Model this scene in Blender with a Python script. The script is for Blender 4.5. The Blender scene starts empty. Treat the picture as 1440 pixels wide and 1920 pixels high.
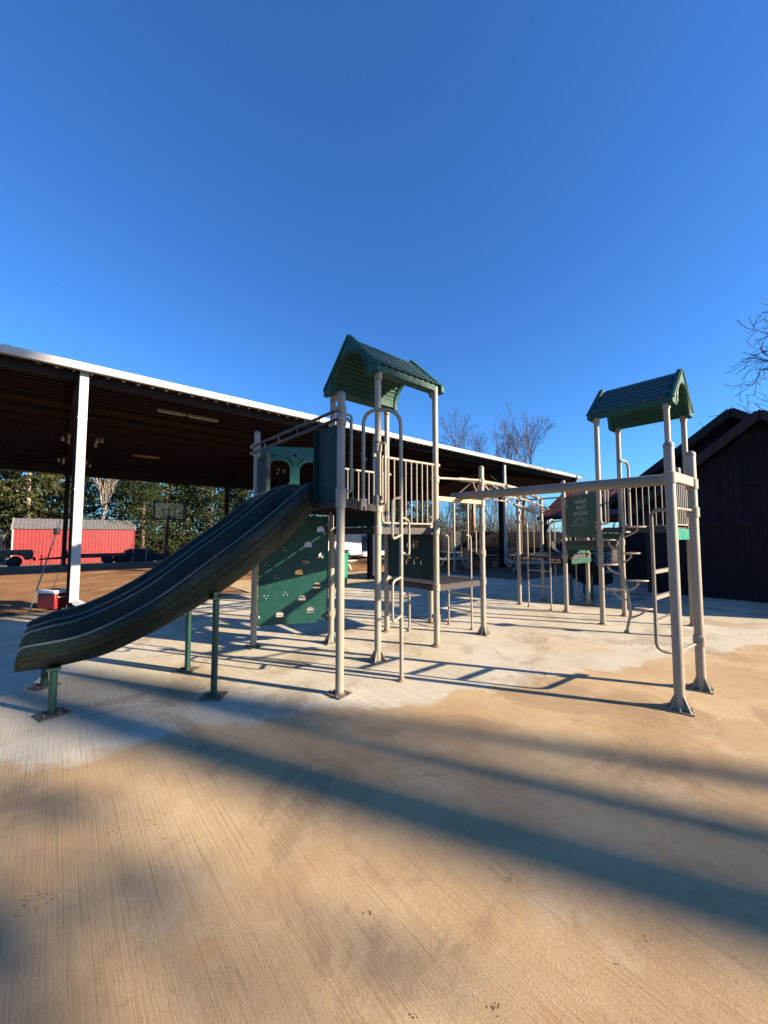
import bpy, math, random
from mathutils import Vector, Matrix, noise as mnoise
R = math.radians
rnd = random.Random(7)
scene = bpy.context.scene

# ---------------------------------------------------------------- camera, sky, sun, exposure
SUN_AZ, SUN_EL = -18.0, 22.0          # degrees: azimuth counter-clockwise from +X, elevation
cam_data = bpy.data.cameras.new("camera")
cam = bpy.data.objects.new("camera", cam_data)
scene.collection.objects.link(cam)
cam.location = (0, 0, 1.6)
cam.rotation_euler = (R(90) + math.atan(43 / 720), 0, 0)
cam_data.sensor_fit = 'HORIZONTAL'
cam_data.sensor_width = 36
cam_data.lens = 18
cam_data.clip_end = 3000
scene.camera = cam

world = bpy.data.worlds.new("World")
scene.world = world
world.use_nodes = True
wn = world.node_tree
sky = wn.nodes.new("ShaderNodeTexSky")
sky.sky_type = 'NISHITA'
sky.sun_disc = False
sky.sun_elevation = R(SUN_EL)
sky.sun_rotation = R(90 - SUN_AZ)
sky.altitude = 200
sky.air_density = 1.0
sky.dust_density = 0.25
sky.ozone_density = 3.0
bg = wn.nodes["Background"]
bg.inputs[1].default_value = 0.05
grade = wn.nodes.new("ShaderNodeMix"); grade.data_type = 'RGBA'; grade.blend_type = 'MULTIPLY'   # clear winter sky: deeper, cleaner blue all over
grade.inputs[0].default_value = 1.0
grade.inputs[7].default_value = (0.47, 0.98, 1.57, 1.0)
wn.links.new(sky.outputs[0], grade.inputs[6])
wn.links.new(grade.outputs[2], bg.inputs[0])

sun_d = bpy.data.lights.new("sun", 'SUN')
sun_d.energy = 5.0
sun_d.angle = R(0.55)
sun_d.color = (1.0, 0.84, 0.64)
sun = bpy.data.objects.new("sun", sun_d)
scene.collection.objects.link(sun)
_s = Vector((math.cos(R(SUN_EL)) * math.cos(R(SUN_AZ)), math.cos(R(SUN_EL)) * math.sin(R(SUN_AZ)), math.sin(R(SUN_EL))))
sun.rotation_euler = _s.to_track_quat('Z', 'Y').to_euler()
sun.location = _s * 60

scene.view_settings.view_transform = 'Standard'
scene.view_settings.look = 'None'
scene.view_settings.gamma = 1
scene.cycles.max_bounces = 6
scene.cycles.diffuse_bounces = 3
scene.cycles.glossy_bounces = 2
scene.cycles.transparent_max_bounces = 6
scene.view_settings.exposure = 1.72

# ---------------------------------------------------------------- site frame: u along the pavilion, n across it
TH = R(40.3)
UX, UY = math.cos(TH), math.sin(TH)
OX, OY = -0.08, 4.98
def W(a, b, z=0.0):
    return Vector((OX + a * UX - b * UY, OY + a * UY + b * UX, z))

# ---------------------------------------------------------------- helpers
col = scene.collection
def tag(o, label=None, cat=None, group=None, kind=None):
    if label: o["label"] = label
    if cat: o["category"] = cat
    if group: o["group"] = group
    if kind: o["kind"] = kind
    return o
def empty(name, loc=(0, 0, 0), rz=0.0, label=None, cat=None, group=None, parent=None):
    o = bpy.data.objects.new(name, None)
    o.empty_display_size = 0.2
    col.objects.link(o)
    o.location = loc
    o.rotation_euler = (0, 0, rz)
    o.parent = parent
    return tag(o, label, cat, group)
def link(name, me, parent=None):
    o = bpy.data.objects.new(name, me)
    col.objects.link(o)
    o.parent = parent
    return o
def copy_tree(o, parent=None):
    c = o.copy(); col.objects.link(c); c.parent = parent
    for ch in list(o.children): copy_tree(ch, c)
    return c

class MB:
    def __init__(s): s.v = []; s.f = []
    def add(s, vs, fs):
        k = len(s.v); s.v.extend(tuple(q) for q in vs); s.f.extend(tuple(i + k for i in f) for f in fs); return s
    def box(s, c, d, rz=0.0):
        c = Vector(c); hx, hy, hz = d[0] / 2, d[1] / 2, d[2] / 2
        m = Matrix.Rotation(rz, 3, 'Z')
        vs = [c + m @ Vector((x, y, z)) for z in (-hz, hz) for x, y in ((-hx, -hy), (hx, -hy), (hx, hy), (-hx, hy))]
        return s.add(vs, [(3, 2, 1, 0), (4, 5, 6, 7), (0, 1, 5, 4), (1, 2, 6, 5), (2, 3, 7, 6), (3, 0, 4, 7)])
    def bar(s, p, q, w, h, up=(0, 0, 1)):                  # rectangular bar between two points
        p, q = Vector(p), Vector(q); d = (q - p).normalized(); up = Vector(up)
        x = d.cross(up)
        if x.length < 1e-4: x = d.cross(Vector((1, 0, 0)))
        x.normalize(); y = x.cross(d).normalized()
        vs = []
        for e in (p, q):
            vs += [e - x * w / 2 - y * h / 2, e + x * w / 2 - y * h / 2, e + x * w / 2 + y * h / 2, e - x * w / 2 + y * h / 2]
        return s.add(vs, [(3, 2, 1, 0), (4, 5, 6, 7), (0, 1, 5, 4), (1, 2, 6, 5), (2, 3, 7, 6), (3, 0, 4, 7)])
    def tube(s, pts, r, seg=8, closed=False, cap=True):
        pts = [Vector(q) for q in pts]; n = len(pts)
        rr = r if isinstance(r, (list, tuple)) else [r] * n
        ref = None; vs = []
        for i in range(n):
            if closed: t = pts[(i + 1) % n] - pts[i - 1]
            else: t = pts[min(i + 1, n - 1)] - pts[max(i - 1, 0)]
            if t.length < 1e-9: t = Vector((0, 0, 1))
            t.normalize()
            if ref is None:
                ref = t.cross(Vector((0, 0, 1)))
                if ref.length < 1e-3: ref = Vector((1, 0, 0))
            ref = (ref - t * ref.dot(t))
            if ref.length < 1e-6: ref = t.orthogonal()
            ref.normalize(); b = t.cross(ref)
            for k in range(seg):
                a = 2 * math.pi * k / seg
                vs.append(pts[i] + (ref * math.cos(a) + b * math.sin(a)) * rr[i])
        fs = []
        for i in range(n if closed else n - 1):
            j = (i + 1) % n
            for k in range(seg):
                fs.append((i * seg + k, i * seg + (k + 1) % seg, j * seg + (k + 1) % seg, j * seg + k))
        if cap and not closed:
            fs.append(tuple(range(seg))[::-1]); fs.append(tuple((n - 1) * seg + k for k in range(seg)))
        return s.add(vs, fs)
    def lathe(s, c, prof, seg=16):                          # prof: list of (r, z)
        c = Vector(c); vs = []; fs = []
        for r, z in prof:
            for k in range(seg):
                a = 2 * math.pi * k / seg
                vs.append(c + Vector((r * math.cos(a), r * math.sin(a), z)))
        for i in range(len(prof) - 1):
            for k in range(seg):
                fs.append((i * seg + k, i * seg + (k + 1) % seg, (i + 1) * seg + (k + 1) % seg, (i + 1) * seg + k))
        fs.append(tuple(range(seg))[::-1]); fs.append(tuple((len(prof) - 1) * seg + k for k in range(seg)))
        return s.add(vs, fs)
    def prism(s, poly, z0, z1):                             # poly: list of (x, y), counter-clockwise
        n = len(poly)
        vs = [(x, y, z0) for x, y in poly] + [(x, y, z1) for x, y in poly]
        fs = [tuple(range(n))[::-1], tuple(range(n, 2 * n))] + [(i, (i + 1) % n, n + (i + 1) % n, n + i) for i in range(n)]
        return s.add(vs, fs)
    def extr(s, poly, org, ex, ey, ez):                     # 2D polygon in (ex, ey) extruded along vector ez
        org, ex, ey, ez = Vector(org), Vector(ex), Vector(ey), Vector(ez); n = len(poly)
        vs = [org + ex * x + ey * y for x, y in poly] + [org + ex * x + ey * y + ez for x, y in poly]
        fs = [tuple(range(n))[::-1], tuple(range(n, 2 * n))] + [(i, (i + 1) % n, n + (i + 1) % n, n + i) for i in range(n)]
        return s.add(vs, fs)
    def mesh(s, name, mat=None, smooth=38):
        me = bpy.data.meshes.new(name)
        me.from_pydata(s.v, [], s.f)
        me.update()
        if smooth:
            me.polygons.foreach_set("use_smooth", [True] * len(me.polygons))
            me.set_sharp_from_angle(angle=R(smooth))
        if mat: me.materials.append(mat)
        return me
    def build(s, name, mat=None, parent=None, smooth=38, bevel=0):
        o = link(name, s.mesh(name, mat, smooth), parent)
        if bevel:
            m = o.modifiers.new("bevel", 'BEVEL'); m.width = bevel; m.segments = 2; m.limit_method = 'ANGLE'; m.angle_limit = R(40)
        return o

def fillet(pts, r, k=5, closed=False):
    pts = [Vector(q) for q in pts]; out = []; n = len(pts)
    for i in range(n):
        if not closed and i in (0, n - 1): out.append(pts[i]); continue
        p, a, b = pts[i], pts[i - 1], pts[(i + 1) % n]
        la, lb = (a - p).length, (b - p).length
        d = min(r, la * .49, lb * .49)
        s, e = p + (a - p).normalized() * d, p + (b - p).normalized() * d
        for j in range(k + 1):
            t = j / k; out.append(s.lerp(p, t).lerp(p.lerp(e, t), t))
    return out
def spline(pts, k=6):
    pts = [Vector(q) for q in pts]; out = []
    P = [pts[0] * 2 - pts[1]] + pts + [pts[-1] * 2 - pts[-2]]
    for i in range(1, len(P) - 2):
        p0, p1, p2, p3 = P[i - 1:i + 3]
        for j in range(k):
            t = j / k
            out.append(0.5 * ((2 * p1) + (p2 - p0) * t + (2 * p0 - 5 * p1 + 4 * p2 - p3) * t * t + (3 * p1 - p0 - 3 * p2 + p3) * t ** 3))
    out.append(pts[-1]); return out
def interp(x, tab):
    if x <= tab[0][0]: return tab[0][1]
    for (x0, y0), (x1, y1) in zip(tab, tab[1:]):
        if x <= x1: return y0 + (y1 - y0) * (x - x0) / (x1 - x0)
    return tab[-1][1]

def flat_mesh(name, splines, thick, mat, matrix, bevel=0.0):
    """outline with holes (lists of 2D points) -> solid sheet; x across, y up, thickness along z, placed by matrix"""
    cu = bpy.data.curves.new(name, 'CURVE'); cu.dimensions = '2D'; cu.fill_mode = 'BOTH'; cu.extrude = thick / 2; cu.bevel_depth = bevel; cu.bevel_resolution = 1
    for sp in splines:
        c = cu.splines.new('POLY'); c.points.add(len(sp) - 1)
        for i, (x, y) in enumerate(sp): c.points[i].co = (x, y, 0, 1)
        c.use_cyclic_u = True
    tmp = bpy.data.objects.new("tmp", cu)
    me = bpy.data.meshes.new_from_object(tmp)
    bpy.data.objects.remove(tmp); bpy.data.curves.remove(cu)
    me.name = name; me.transform(matrix); me.materials.clear(); me.materials.append(mat)
    return me
def text_mesh(name, body, size, thick, mat, matrix, shear=0.0):
    cu = bpy.data.curves.new(name, 'FONT'); cu.body = body; cu.size = size; cu.extrude = thick / 2; cu.align_x = 'CENTER'; cu.align_y = 'CENTER'; cu.shear = shear; cu.space_character = 1.15; cu.offset = 0.0
    tmp = bpy.data.objects.new("tmp", cu)
    me = bpy.data.meshes.new_from_object(tmp)
    bpy.data.objects.remove(tmp); bpy.data.curves.remove(cu)
    me.name = name; me.transform(matrix); me.materials.clear(); me.materials.append(mat)
    return me
def frame(org, ex, ey):
    ex, ey = Vector(ex).normalized(), Vector(ey).normalized(); ez = ex.cross(ey); o = Vector(org)
    return Matrix(((ex.x, ey.x, ez.x, o.x), (ex.y, ey.y, ez.y, o.y), (ex.z, ey.z, ez.z, o.z), (0, 0, 0, 1)))
def arc(cx, cy, r, a0, a1, k=10, ry=None):
    ry = r if ry is None else ry
    return [(cx + r * math.cos(R(a0 + (a1 - a0) * i / k)), cy + ry * math.sin(R(a0 + (a1 - a0) * i / k))) for i in range(k + 1)]

# ---------------------------------------------------------------- materials
class NT:
    def __init__(s, name):
        s.m = bpy.data.materials.new(name); s.m.use_nodes = True; s.t = s.m.node_tree
        s.b = s.t.nodes["Principled BSDF"]
        s.tc = s.t.nodes.new("ShaderNodeTexCoord")
    def n(s, typ, **kw):
        nd = s.t.nodes.new(typ)
        for k, v in kw.items(): setattr(nd, k, v)
        return nd
    def put(s, sock, v):
        if hasattr(v, "node") or isinstance(v, bpy.types.NodeSocket): s.t.links.new(v, sock)
        else: sock.default_value = v
    def math(s, op, a, b=0.0, c=None, clamp=False):
        nd = s.n("ShaderNodeMath", operation=op, use_clamp=clamp); s.put(nd.inputs[0], a); s.put(nd.inputs[1], b)
        if c is not None: s.put(nd.inputs[2], c)
        return nd.outputs[0]
    def mapr(s, v, a, b, c=0.0, d=1.0, smooth=False):
        nd = s.n("ShaderNodeMapRange"); nd.interpolation_type = 'SMOOTHSTEP' if smooth else 'LINEAR'
        s.put(nd.inputs[0], v)
        for i, q in enumerate((a, b, c, d)): nd.inputs[1 + i].default_value = q
        return nd.outputs[0]
    def noise(s, scale, detail=3, rough=.55, vec=None, dist=0.0, stretch=None):
        nd = s.n("ShaderNodeTexNoise"); nd.inputs["Scale"].default_value = scale; nd.inputs["Detail"].default_value = detail
        nd.inputs["Roughness"].default_value = rough; nd.inputs["Distortion"].default_value = dist
        v = vec if vec is not None else s.tc.outputs["Object"]
        if stretch:
            mp = s.n("ShaderNodeMapping"); s.t.links.new(v, mp.inputs[0]); mp.inputs["Scale"].default_value = stretch; v = mp.outputs[0]
        s.t.links.new(v, nd.inputs["Vector"]); return nd.outputs[0]
    def mix(s, f, a, b, blend='MIX'):
        nd = s.n("ShaderNodeMix", data_type='RGBA', blend_type=blend); s.put(nd.inputs[0], f); s.put(nd.inputs[6], a); s.put(nd.inputs[7], b); return nd.outputs[2]
    def comb(s, x, y, z):
        nd = s.n("ShaderNodeCombineXYZ"); s.put(nd.inputs[0], x); s.put(nd.inputs[1], y); s.put(nd.inputs[2], z); return nd.outputs[0]
    def sep(s, v):
        nd = s.n("ShaderNodeSeparateXYZ"); s.put(nd.inputs[0], v); return nd.outputs
    def bump(s, h, strength=.3, dist=.01):
        nd = s.n("ShaderNodeBump"); nd.inputs["Strength"].default_value = strength; nd.inputs["Distance"].default_value = dist
        s.put(nd.inputs["Height"], h); s.t.links.new(nd.outputs[0], s.b.inputs["Normal"])
    def base(s, c): s.put(s.b.inputs["Base Color"], c)
    def rough(s, c): s.put(s.b.inputs["Roughness"], c)
def c4(c): return (c[0], c[1], c[2], 1.0)
def mat(name, c, rough=.5, metal=0.0, var=.25, scale=6.0, dirt=None, dirt_amt=.5, bump=0.0, bscale=60.0, stretch=None, spec=.5, coat=0.0):
    k = NT(name)
    n1 = k.noise(scale, 4, .6, stretch=stretch)
    lo, hi = tuple(q * (1 - var) for q in c), tuple(min(1, q * (1 + var)) for q in c)
    out = k.mix(k.mapr(n1, .3, .7), c4(lo), c4(hi))
    if dirt:
        n2 = k.noise(scale * 2.7, 5, .65, stretch=stretch)
        out = k.mix(k.math('MULTIPLY', k.mapr(n2, .5, .72, smooth=True), dirt_amt), out, c4(dirt))
    k.base(out)
    k.rough(k.mapr(k.noise(scale * 3.1, 3), .3, .7, max(.03, rough - .1), min(1, rough + .1)))
    k.b.inputs["Metallic"].default_value = metal
    k.b.inputs["Specular IOR Level"].default_value = spec
    k.b.inputs["Coat Weight"].default_value = coat
    if bump: k.bump(k.noise(bscale, 3), bump, .004)
    return k.m
M_POST = mat("tan_powder_coat", (.26, .22, .165), .5, var=.08, scale=3, dirt=(.20, .12, .07), dirt_amt=.28, bump=.08, bscale=140)
M_POSTW = mat("tan_powder_coat_weathered", (.20, .17, .13), .55, var=.10, scale=4, dirt=(.16, .085, .045), dirt_amt=.45, bump=.08, bscale=140)
M_BASE = mat("rusted_base_steel", (.25, .17, .11), .75, var=.3, scale=14, dirt=(.13, .045, .015), dirt_amt=.8, bump=.3, bscale=90)
M_DKBASE = mat("dark_steel_plate", (.10, .085, .07), .7, var=.3, scale=14, dirt=(.13, .06, .03), dirt_amt=.6, bump=.3, bscale=90)
M_GREEN = mat("green_hdpe_panel", (.004, .052, .038), .5, var=.10, scale=4, dirt=(.05, .10, .075), dirt_amt=.2, bump=.12, bscale=220)
M_TEAL = mat("teal_hdpe_panel", (.006, .070, .052), .5, var=.08, scale=4, dirt=(.05, .16, .12), dirt_amt=.2, bump=.12, bscale=220)
M_DKGREEN = mat("dark_green_hdpe", (.003, .018, .018), .6, spec=.3, var=.12, scale=4, bump=.1, bscale=220)
M_ROOF = mat("green_rotomoulded_plastic", (.006, .058, .040), .6, spec=.35, var=.12, scale=4, dirt=(.05, .10, .07), dirt_amt=.4, bump=.05, bscale=160)
M_SHINGLE = mat("weathered_green_shingle", (.016, .046, .038), .45, var=.25, scale=5, dirt=(.13, .18, .14), dirt_amt=.5, bump=.1, bscale=120)
M_LEG = mat("green_leg_paint", (.003, .036, .024), .45, var=.1, scale=6, dirt=(.03, .03, .02), dirt_amt=.3)
M_DECK = mat("brown_vinyl_coated_deck", (.022, .016, .016), .6, var=.2, scale=10, dirt=(.06, .05, .04), dirt_amt=.35, bump=.4, bscale=300)
M_BLACKPIPE = mat("black_pipe_coating", (.02, .02, .022), .4, var=.2, scale=8)
M_WHITE = mat("white_painted_steel", (.36, .355, .34), .5, var=.06, scale=2, dirt=(.28, .26, .22), dirt_amt=.4)
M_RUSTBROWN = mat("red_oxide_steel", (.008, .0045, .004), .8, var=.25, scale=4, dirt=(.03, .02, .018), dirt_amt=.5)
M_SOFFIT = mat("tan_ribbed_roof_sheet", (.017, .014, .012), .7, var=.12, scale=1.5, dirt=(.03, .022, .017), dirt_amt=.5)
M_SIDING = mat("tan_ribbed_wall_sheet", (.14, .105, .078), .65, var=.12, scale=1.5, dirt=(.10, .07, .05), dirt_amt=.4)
M_RED = mat("red_painted_sheet", (.21, .020, .020), .45, var=.12, scale=2, dirt=(.19, .035, .03), dirt_amt=.4)
M_GREYROOF = mat("galvanised_roof_sheet", (.15, .145, .135), .5, metal=.2, var=.2, scale=3, dirt=(.18, .12, .09), dirt_amt=.5)
M_BARN = mat("navy_stained_board", (.008, .0078, .0115), .8, var=.35, scale=3, stretch=(3, 3, .5), dirt=(.016, .015, .02), dirt_amt=.5, bump=.3, bscale=40, spec=.2)
M_BARNROOF = mat("dark_barn_roofing", (.010, .009, .009), .85, var=.3, scale=5, spec=.2)
M_MAROON = mat("maroon_trim", (.010, .004, .0035), .8, var=.25, scale=4)
M_MAROONROOF = mat("maroon_ribbed_roof", (.14, .03, .027), .6, var=.2, scale=2, dirt=(.10, .05, .045), dirt_amt=.5)
M_BARK = mat("grey_brown_bark", (.13, .10, .075), .9, var=.35, scale=3, stretch=(4, 4, 1), bump=.6, bscale=14, spec=.1)
M_TWIG = mat("bare_twig_bark", (.085, .06, .042), .9, var=.3, scale=2, spec=.05)
M_PALEBARK = mat("pale_bleached_bark", (.34, .28, .21), .85, var=.25, scale=2, spec=.1)
M_BLACK = mat("black_vehicle_paint", (.010, .010, .012), .25, var=.2, scale=3, coat=.3)
M_RUBBER = mat("tyre_rubber", (.008, .008, .008), .9, var=.3, scale=12)
M_CHROME = mat("dull_alloy", (.35, .35, .36), .35, metal=.8, var=.15, scale=8)
M_DARKMETAL = mat("dark_trailer_steel", (.010, .010, .010), .7, var=.3, scale=5)
M_TRUCKWHITE = mat("white_vehicle_paint", (.72, .72, .70), .25, var=.05, scale=3, coat=.3)
M_TAN = mat("tan_vehicle_paint", (.25, .18, .11), .3, var=.1, scale=3, coat=.2)
M_WOOD = mat("weathered_pale_planks", (.46, .41, .34), .75, var=.25, scale=5, stretch=(.5, 6, 6), dirt=(.25, .20, .15), dirt_amt=.5)
M_BIN = mat("green_bin_plastic", (.008, .17, .115), .45, var=.1, scale=5)
M_COOLRED = mat("red_cooler_plastic", (.19, .008, .008), .45, var=.12, scale=6)
M_COOLWHITE = mat("white_cooler_plastic", (.72, .72, .70), .4, var=.05, scale=6, dirt=(.45, .36, .27), dirt_amt=.3)
M_TUBE = mat("fluorescent_housing", (.26, .235, .20), .4, var=.05)
M_JAR = mat("frosted_jar_glass", (.32, .30, .26), .25, var=.1)
M_YELLOWTAN = mat("cream_powder_coat", (.36, .27, .15), .5, var=.08, scale=4, dirt=(.30, .20, .10), dirt_amt=.3)
M_LETTER = mat("routed_letter_core", (.34, .38, .31), .6, var=.1)
M_BOLT = mat("zinc_bolt", (.58, .58, .55), .35, metal=.5, var=.1)
M_TREAD = mat("tan_plastic_tread", (.36, .27, .19), .5, var=.2, scale=10, dirt=(.18, .11, .06), dirt_amt=.6)

def glass_mat():
    k = NT("tinted_window_glass"); k.base((.02, .024, .028, 1)); k.rough(.06); k.b.inputs["Specular IOR Level"].default_value = .8; return k.m
M_GLASS = glass_mat()

def slide_mat():
    k = NT("dark_green_slide_plastic")
    n1 = k.noise(3, 4); base = k.mix(k.mapr(n1, .3, .7), (.0025, .006, .0045, 1), (.005, .0115, .0085, 1))
    scuff = k.noise(26, 5, .7, stretch=(.35, 2.2, 2.2))
    sm = k.mapr(scuff, .54, .76, 0, .42, True)
    base = k.mix(sm, base, (.09, .115, .09, 1))
    k.base(base); k.rough(k.mapr(k.noise(9, 4), .3, .7, .40, .55)); k.bump(k.noise(45, 3), .06, .004)
    k.b.inputs["Specular IOR Level"].default_value = .24
    return k.m
M_SLIDE = slide_mat()

M_RIM = mat("slide_rim_sheen", (.040, .054, .045), .42, var=.3, scale=8, dirt=(.07, .085, .07), dirt_amt=.5)  # lighter tone stands in for sky reflection on the slide rims

def leaf_mat(name, c1, c2, c3):
    k = NT(name)
    oi = k.n("ShaderNodeObjectInfo")
    n1 = k.noise(.9, 4, .6); n2 = k.noise(7, 2)
    out = k.mix(k.mapr(n1, .35, .65), c4(c1), c4(c2)); out = k.mix(k.mapr(n2, .52, .75, 0, .7), out, c4(c3))
    hs = k.n("ShaderNodeHueSaturation"); k.put(hs.inputs["Value"], k.mapr(oi.outputs["Random"], 0, 1, .75, 1.25)); k.put(hs.inputs["Color"], out); out = hs.outputs[0]
    k.base(out); k.rough(.8); k.b.inputs["Specular IOR Level"].default_value = .08
    tr = k.n("ShaderNodeBsdfTranslucent"); k.put(tr.inputs[0], out)
    ms = k.n("ShaderNodeMixShader"); ms.inputs[0].default_value = .25
    o = k.t.nodes["Material Output"]
    k.t.links.new(k.b.outputs[0], ms.inputs[1]); k.t.links.new(tr.outputs[0], ms.inputs[2]); k.t.links.new(ms.outputs[0], o.inputs[0])
    return k.m
M_EVERGREEN = leaf_mat("evergreen_foliage", (.020, .034, .013), (.042, .060, .020), (.080, .082, .028))
M_PINE = leaf_mat("pine_needles", (.040, .050, .018), (.078, .082, .028), (.13, .115, .045))
M_BRUSH = leaf_mat("dry_brush_leaves", (.055, .038, .023), (.09, .064, .037), (.14, .10, .06))

def concrete_mat():
    k = NT("broom_finished_concrete")
    P = k.tc.outputs["Object"]; x, y, z = k.sep(P)
    uc = k.math('ADD', k.math('MULTIPLY', x, UX), k.math('MULTIPLY', y, UY))
    nc = k.math('ADD', k.math('MULTIPLY', x, -UY), k.math('MULTIPLY', y, UX))
    wob = k.noise(.35, 2); ucw = k.math('ADD', uc, k.math('MULTIPLY', wob, .03))
    b1 = k.noise(1, 4, .65, vec=k.comb(k.math('MULTIPLY', ucw, 105), k.math('MULTIPLY', nc, 1.2), 0.0))
    b2 = k.noise(1, 3, .6, vec=k.comb(k.math('MULTIPLY', ucw, 240), k.math('MULTIPLY', nc, 45.0), 5.0))
    b3 = k.noise(1, 2, .5, vec=k.comb(k.math('MULTIPLY', ucw, 60), k.math('MULTIPLY', nc, .5), 9.0))
    grit = k.noise(120, 5, .8)
    # clay residue: everything in front of a wavering line, plus blotches
    e = k.math('SUBTRACT', k.math('ADD', 3.78, k.math('MULTIPLY', x, .36)), y)
    e = k.math('ADD', e, k.math('MULTIPLY', k.math('SUBTRACT', k.noise(1.1, 8, .66, dist=.4), .5), 1.7))
    clay = k.mapr(e, -.05, .17, 0, 1, True)
    blot = k.mapr(k.noise(.55, 5, .6), .46, .66, 0, 1, True)
    clay2 = k.math('MAXIMUM', clay, k.math('MULTIPLY', blot, .42))
    far = k.mapr(k.math('ADD', nc, k.math('MULTIPLY', k.noise(.6, 3), 1.4)), 10.1, 11.2, 0, .8, True)
    clay2 = k.math('MAXIMUM', clay2, far)
    grey = k.mix(k.mapr(k.noise(1.7, 4), .3, .7), (.43, .395, .30, 1), (.57, .52, .41, 1))
    tan = k.mix(k.mapr(k.noise(1.1, 5, .6), .32, .68), (.355, .232, .112, 1), (.50, .365, .20, 1))
    tan = k.mix(k.mapr(k.noise(2.3, 4, .6), .58, .74, 0, .55, True), tan, (.40, .20, .07, 1))
    cc = k.mix(clay2, grey, tan)
    cc = k.mix(k.mapr(b1, .32, .48, .38, 0), cc, (.16, .10, .06, 1))
    cc = k.mix(k.mapr(b2, .52, .74, 0, .22), cc, (.58, .47, .34, 1))
    cc = k.mix(k.math('MULTIPLY', k.mapr(b3, .64, .68, 0, .5, True), k.mapr(k.noise(1.7, 3), .40, .62, 0, 1, True)), cc, (.20, .125, .07, 1))
    cc = k.mix(k.mapr(grit, .52, .66, 0, .55), cc, (.19, .13, .085, 1))
    cc = k.mix(k.mapr(k.noise(.8, 9, .72, dist=.8), .51, .59, 0, .40, True), cc, (.19, .125, .07, 1))
    cc = k.mix(k.mapr(k.noise(1.9, 8, .72, dist=.5), .55, .66, 0, .28, True), cc, (.50, .42, .30, 1))
    cc = k.mix(k.mapr(k.noise(14, 5, .75), .56, .70, 0, .38, True), cc, (.20, .135, .08, 1))
    # mud specks, damp blots and tyre treads left by a buggy
    vo = k.n("ShaderNodeTexVoronoi"); vo.inputs["Scale"].default_value = 1.35; k.put(vo.inputs["Vector"], k.comb(k.math('ADD', x, k.math('MULTIPLY', k.noise(9, 3), .22)), k.math('ADD', y, k.math('MULTIPLY', k.noise(8, 3), .2)), 0.0))
    spot = k.math('MULTIPLY', k.mapr(vo.outputs["Distance"], .035, .075, 1, 0, True), k.mapr(k.noise(.9, 2), .46, .6, 0, .75))
    cc = k.mix(spot, cc, (.16, .075, .035, 1))
    damp = k.mapr(k.noise(3.1, 5, .65, dist=.6), .60, .70, 0, .38, True)
    cc = k.mix(k.math('MULTIPLY', damp, k.mapr(k.noise(.5, 2), .45, .6)), cc, (.20, .15, .10, 1))
    for (cx, cy, rad, wid, dens) in ((5.4, 14.8, 8.55, .10, 420), (6.4, 14.0, 8.6, .10, 430)):
        dx, dy = k.math('SUBTRACT', x, cx), k.math('SUBTRACT', y, cy)
        rr = k.math('SQRT', k.math('ADD', k.math('MULTIPLY', dx, dx), k.math('MULTIPLY', dy, dy)))
        band = k.mapr(k.math('ABSOLUTE', k.math('SUBTRACT', rr, rad)), wid * .8, wid, 1, 0, True)
        ang = k.math('ARCTAN2', dy, dx)
        tr = k.mapr(k.math('SINE', k.math('ADD', k.math('MULTIPLY', ang, dens), k.math('MULTIPLY', k.math('SUBTRACT', rr, rad), 60))), -.2, .5)
        tread = k.math('MULTIPLY', k.math('MULTIPLY', band, tr), k.mapr(k.noise(.5, 3), .35, .60, 0, .38, True))
        cc = k.mix(tread, cc, (.15, .11, .075, 1))
    wx, wy = k.math('SUBTRACT', x, 5.2), k.math('SUBTRACT', y, 10.3)
    wd_ = k.math('SQRT', k.math('ADD', k.math('MULTIPLY', wx, wx), k.math('MULTIPLY', k.math('MULTIPLY', wy, wy), 1.6)))
    wet = k.math('MULTIPLY', k.mapr(wd_, 1.6, 2.9, 1, 0, True), k.mapr(k.noise(1.3, 4), .46, .56, 0, 1, True))
    cc = k.mix(k.math('MULTIPLY', wet, .6), cc, (.10, .085, .07, 1))
    k.base(cc); k.rough(k.math('SUBTRACT', k.mapr(k.noise(4, 3), .3, .7, .72, .92), k.math('MULTIPLY', wet, .62))); k.b.inputs["Specular IOR Level"].default_value = .28
    h = k.math('ADD', k.math('ADD', k.math('MULTIPLY', b1, .75), k.math('MULTIPLY', b2, .35)), k.math('MULTIPLY', grit, .8))
    k.bump(h, .8, .010)
    return k.m
def clay_mat():
    k = NT("orange_clay_ground")
    P = k.tc.outputs["Object"]
    a = k.mix(k.mapr(k.noise(.5, 5, .6), .32, .68), (.14, .066, .028, 1), (.28, .15, .068, 1))
    a = k.mix(k.mapr(k.noise(1.6, 5, .65, stretch=(1, .35, 1)), .52, .68, 0, .7, True), a, (.34, .22, .12, 1))
    a = k.mix(k.mapr(k.noise(5, 5, .7), .55, .7, 0, .6, True), a, (.12, .07, .04, 1))
    k.base(a); k.rough(.9); k.b.inputs["Specular IOR Level"].default_value = .2
    k.bump(k.noise(12, 5, .7), .6, .03); return k.m
def yard_mat():
    k = NT("winter_yard_ground")
    a = k.mix(k.mapr(k.noise(.25, 5, .6), .35, .65), (.07, .048, .028, 1), (.13, .085, .048, 1))
    a = k.mix(k.mapr(k.noise(.8, 5, .65), .5, .66, 0, .6, True), a, (.10, .095, .04, 1))
    k.base(a); k.rough(.95); k.bump(k.noise(5, 5, .7), .7, .05); return k.m

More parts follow.
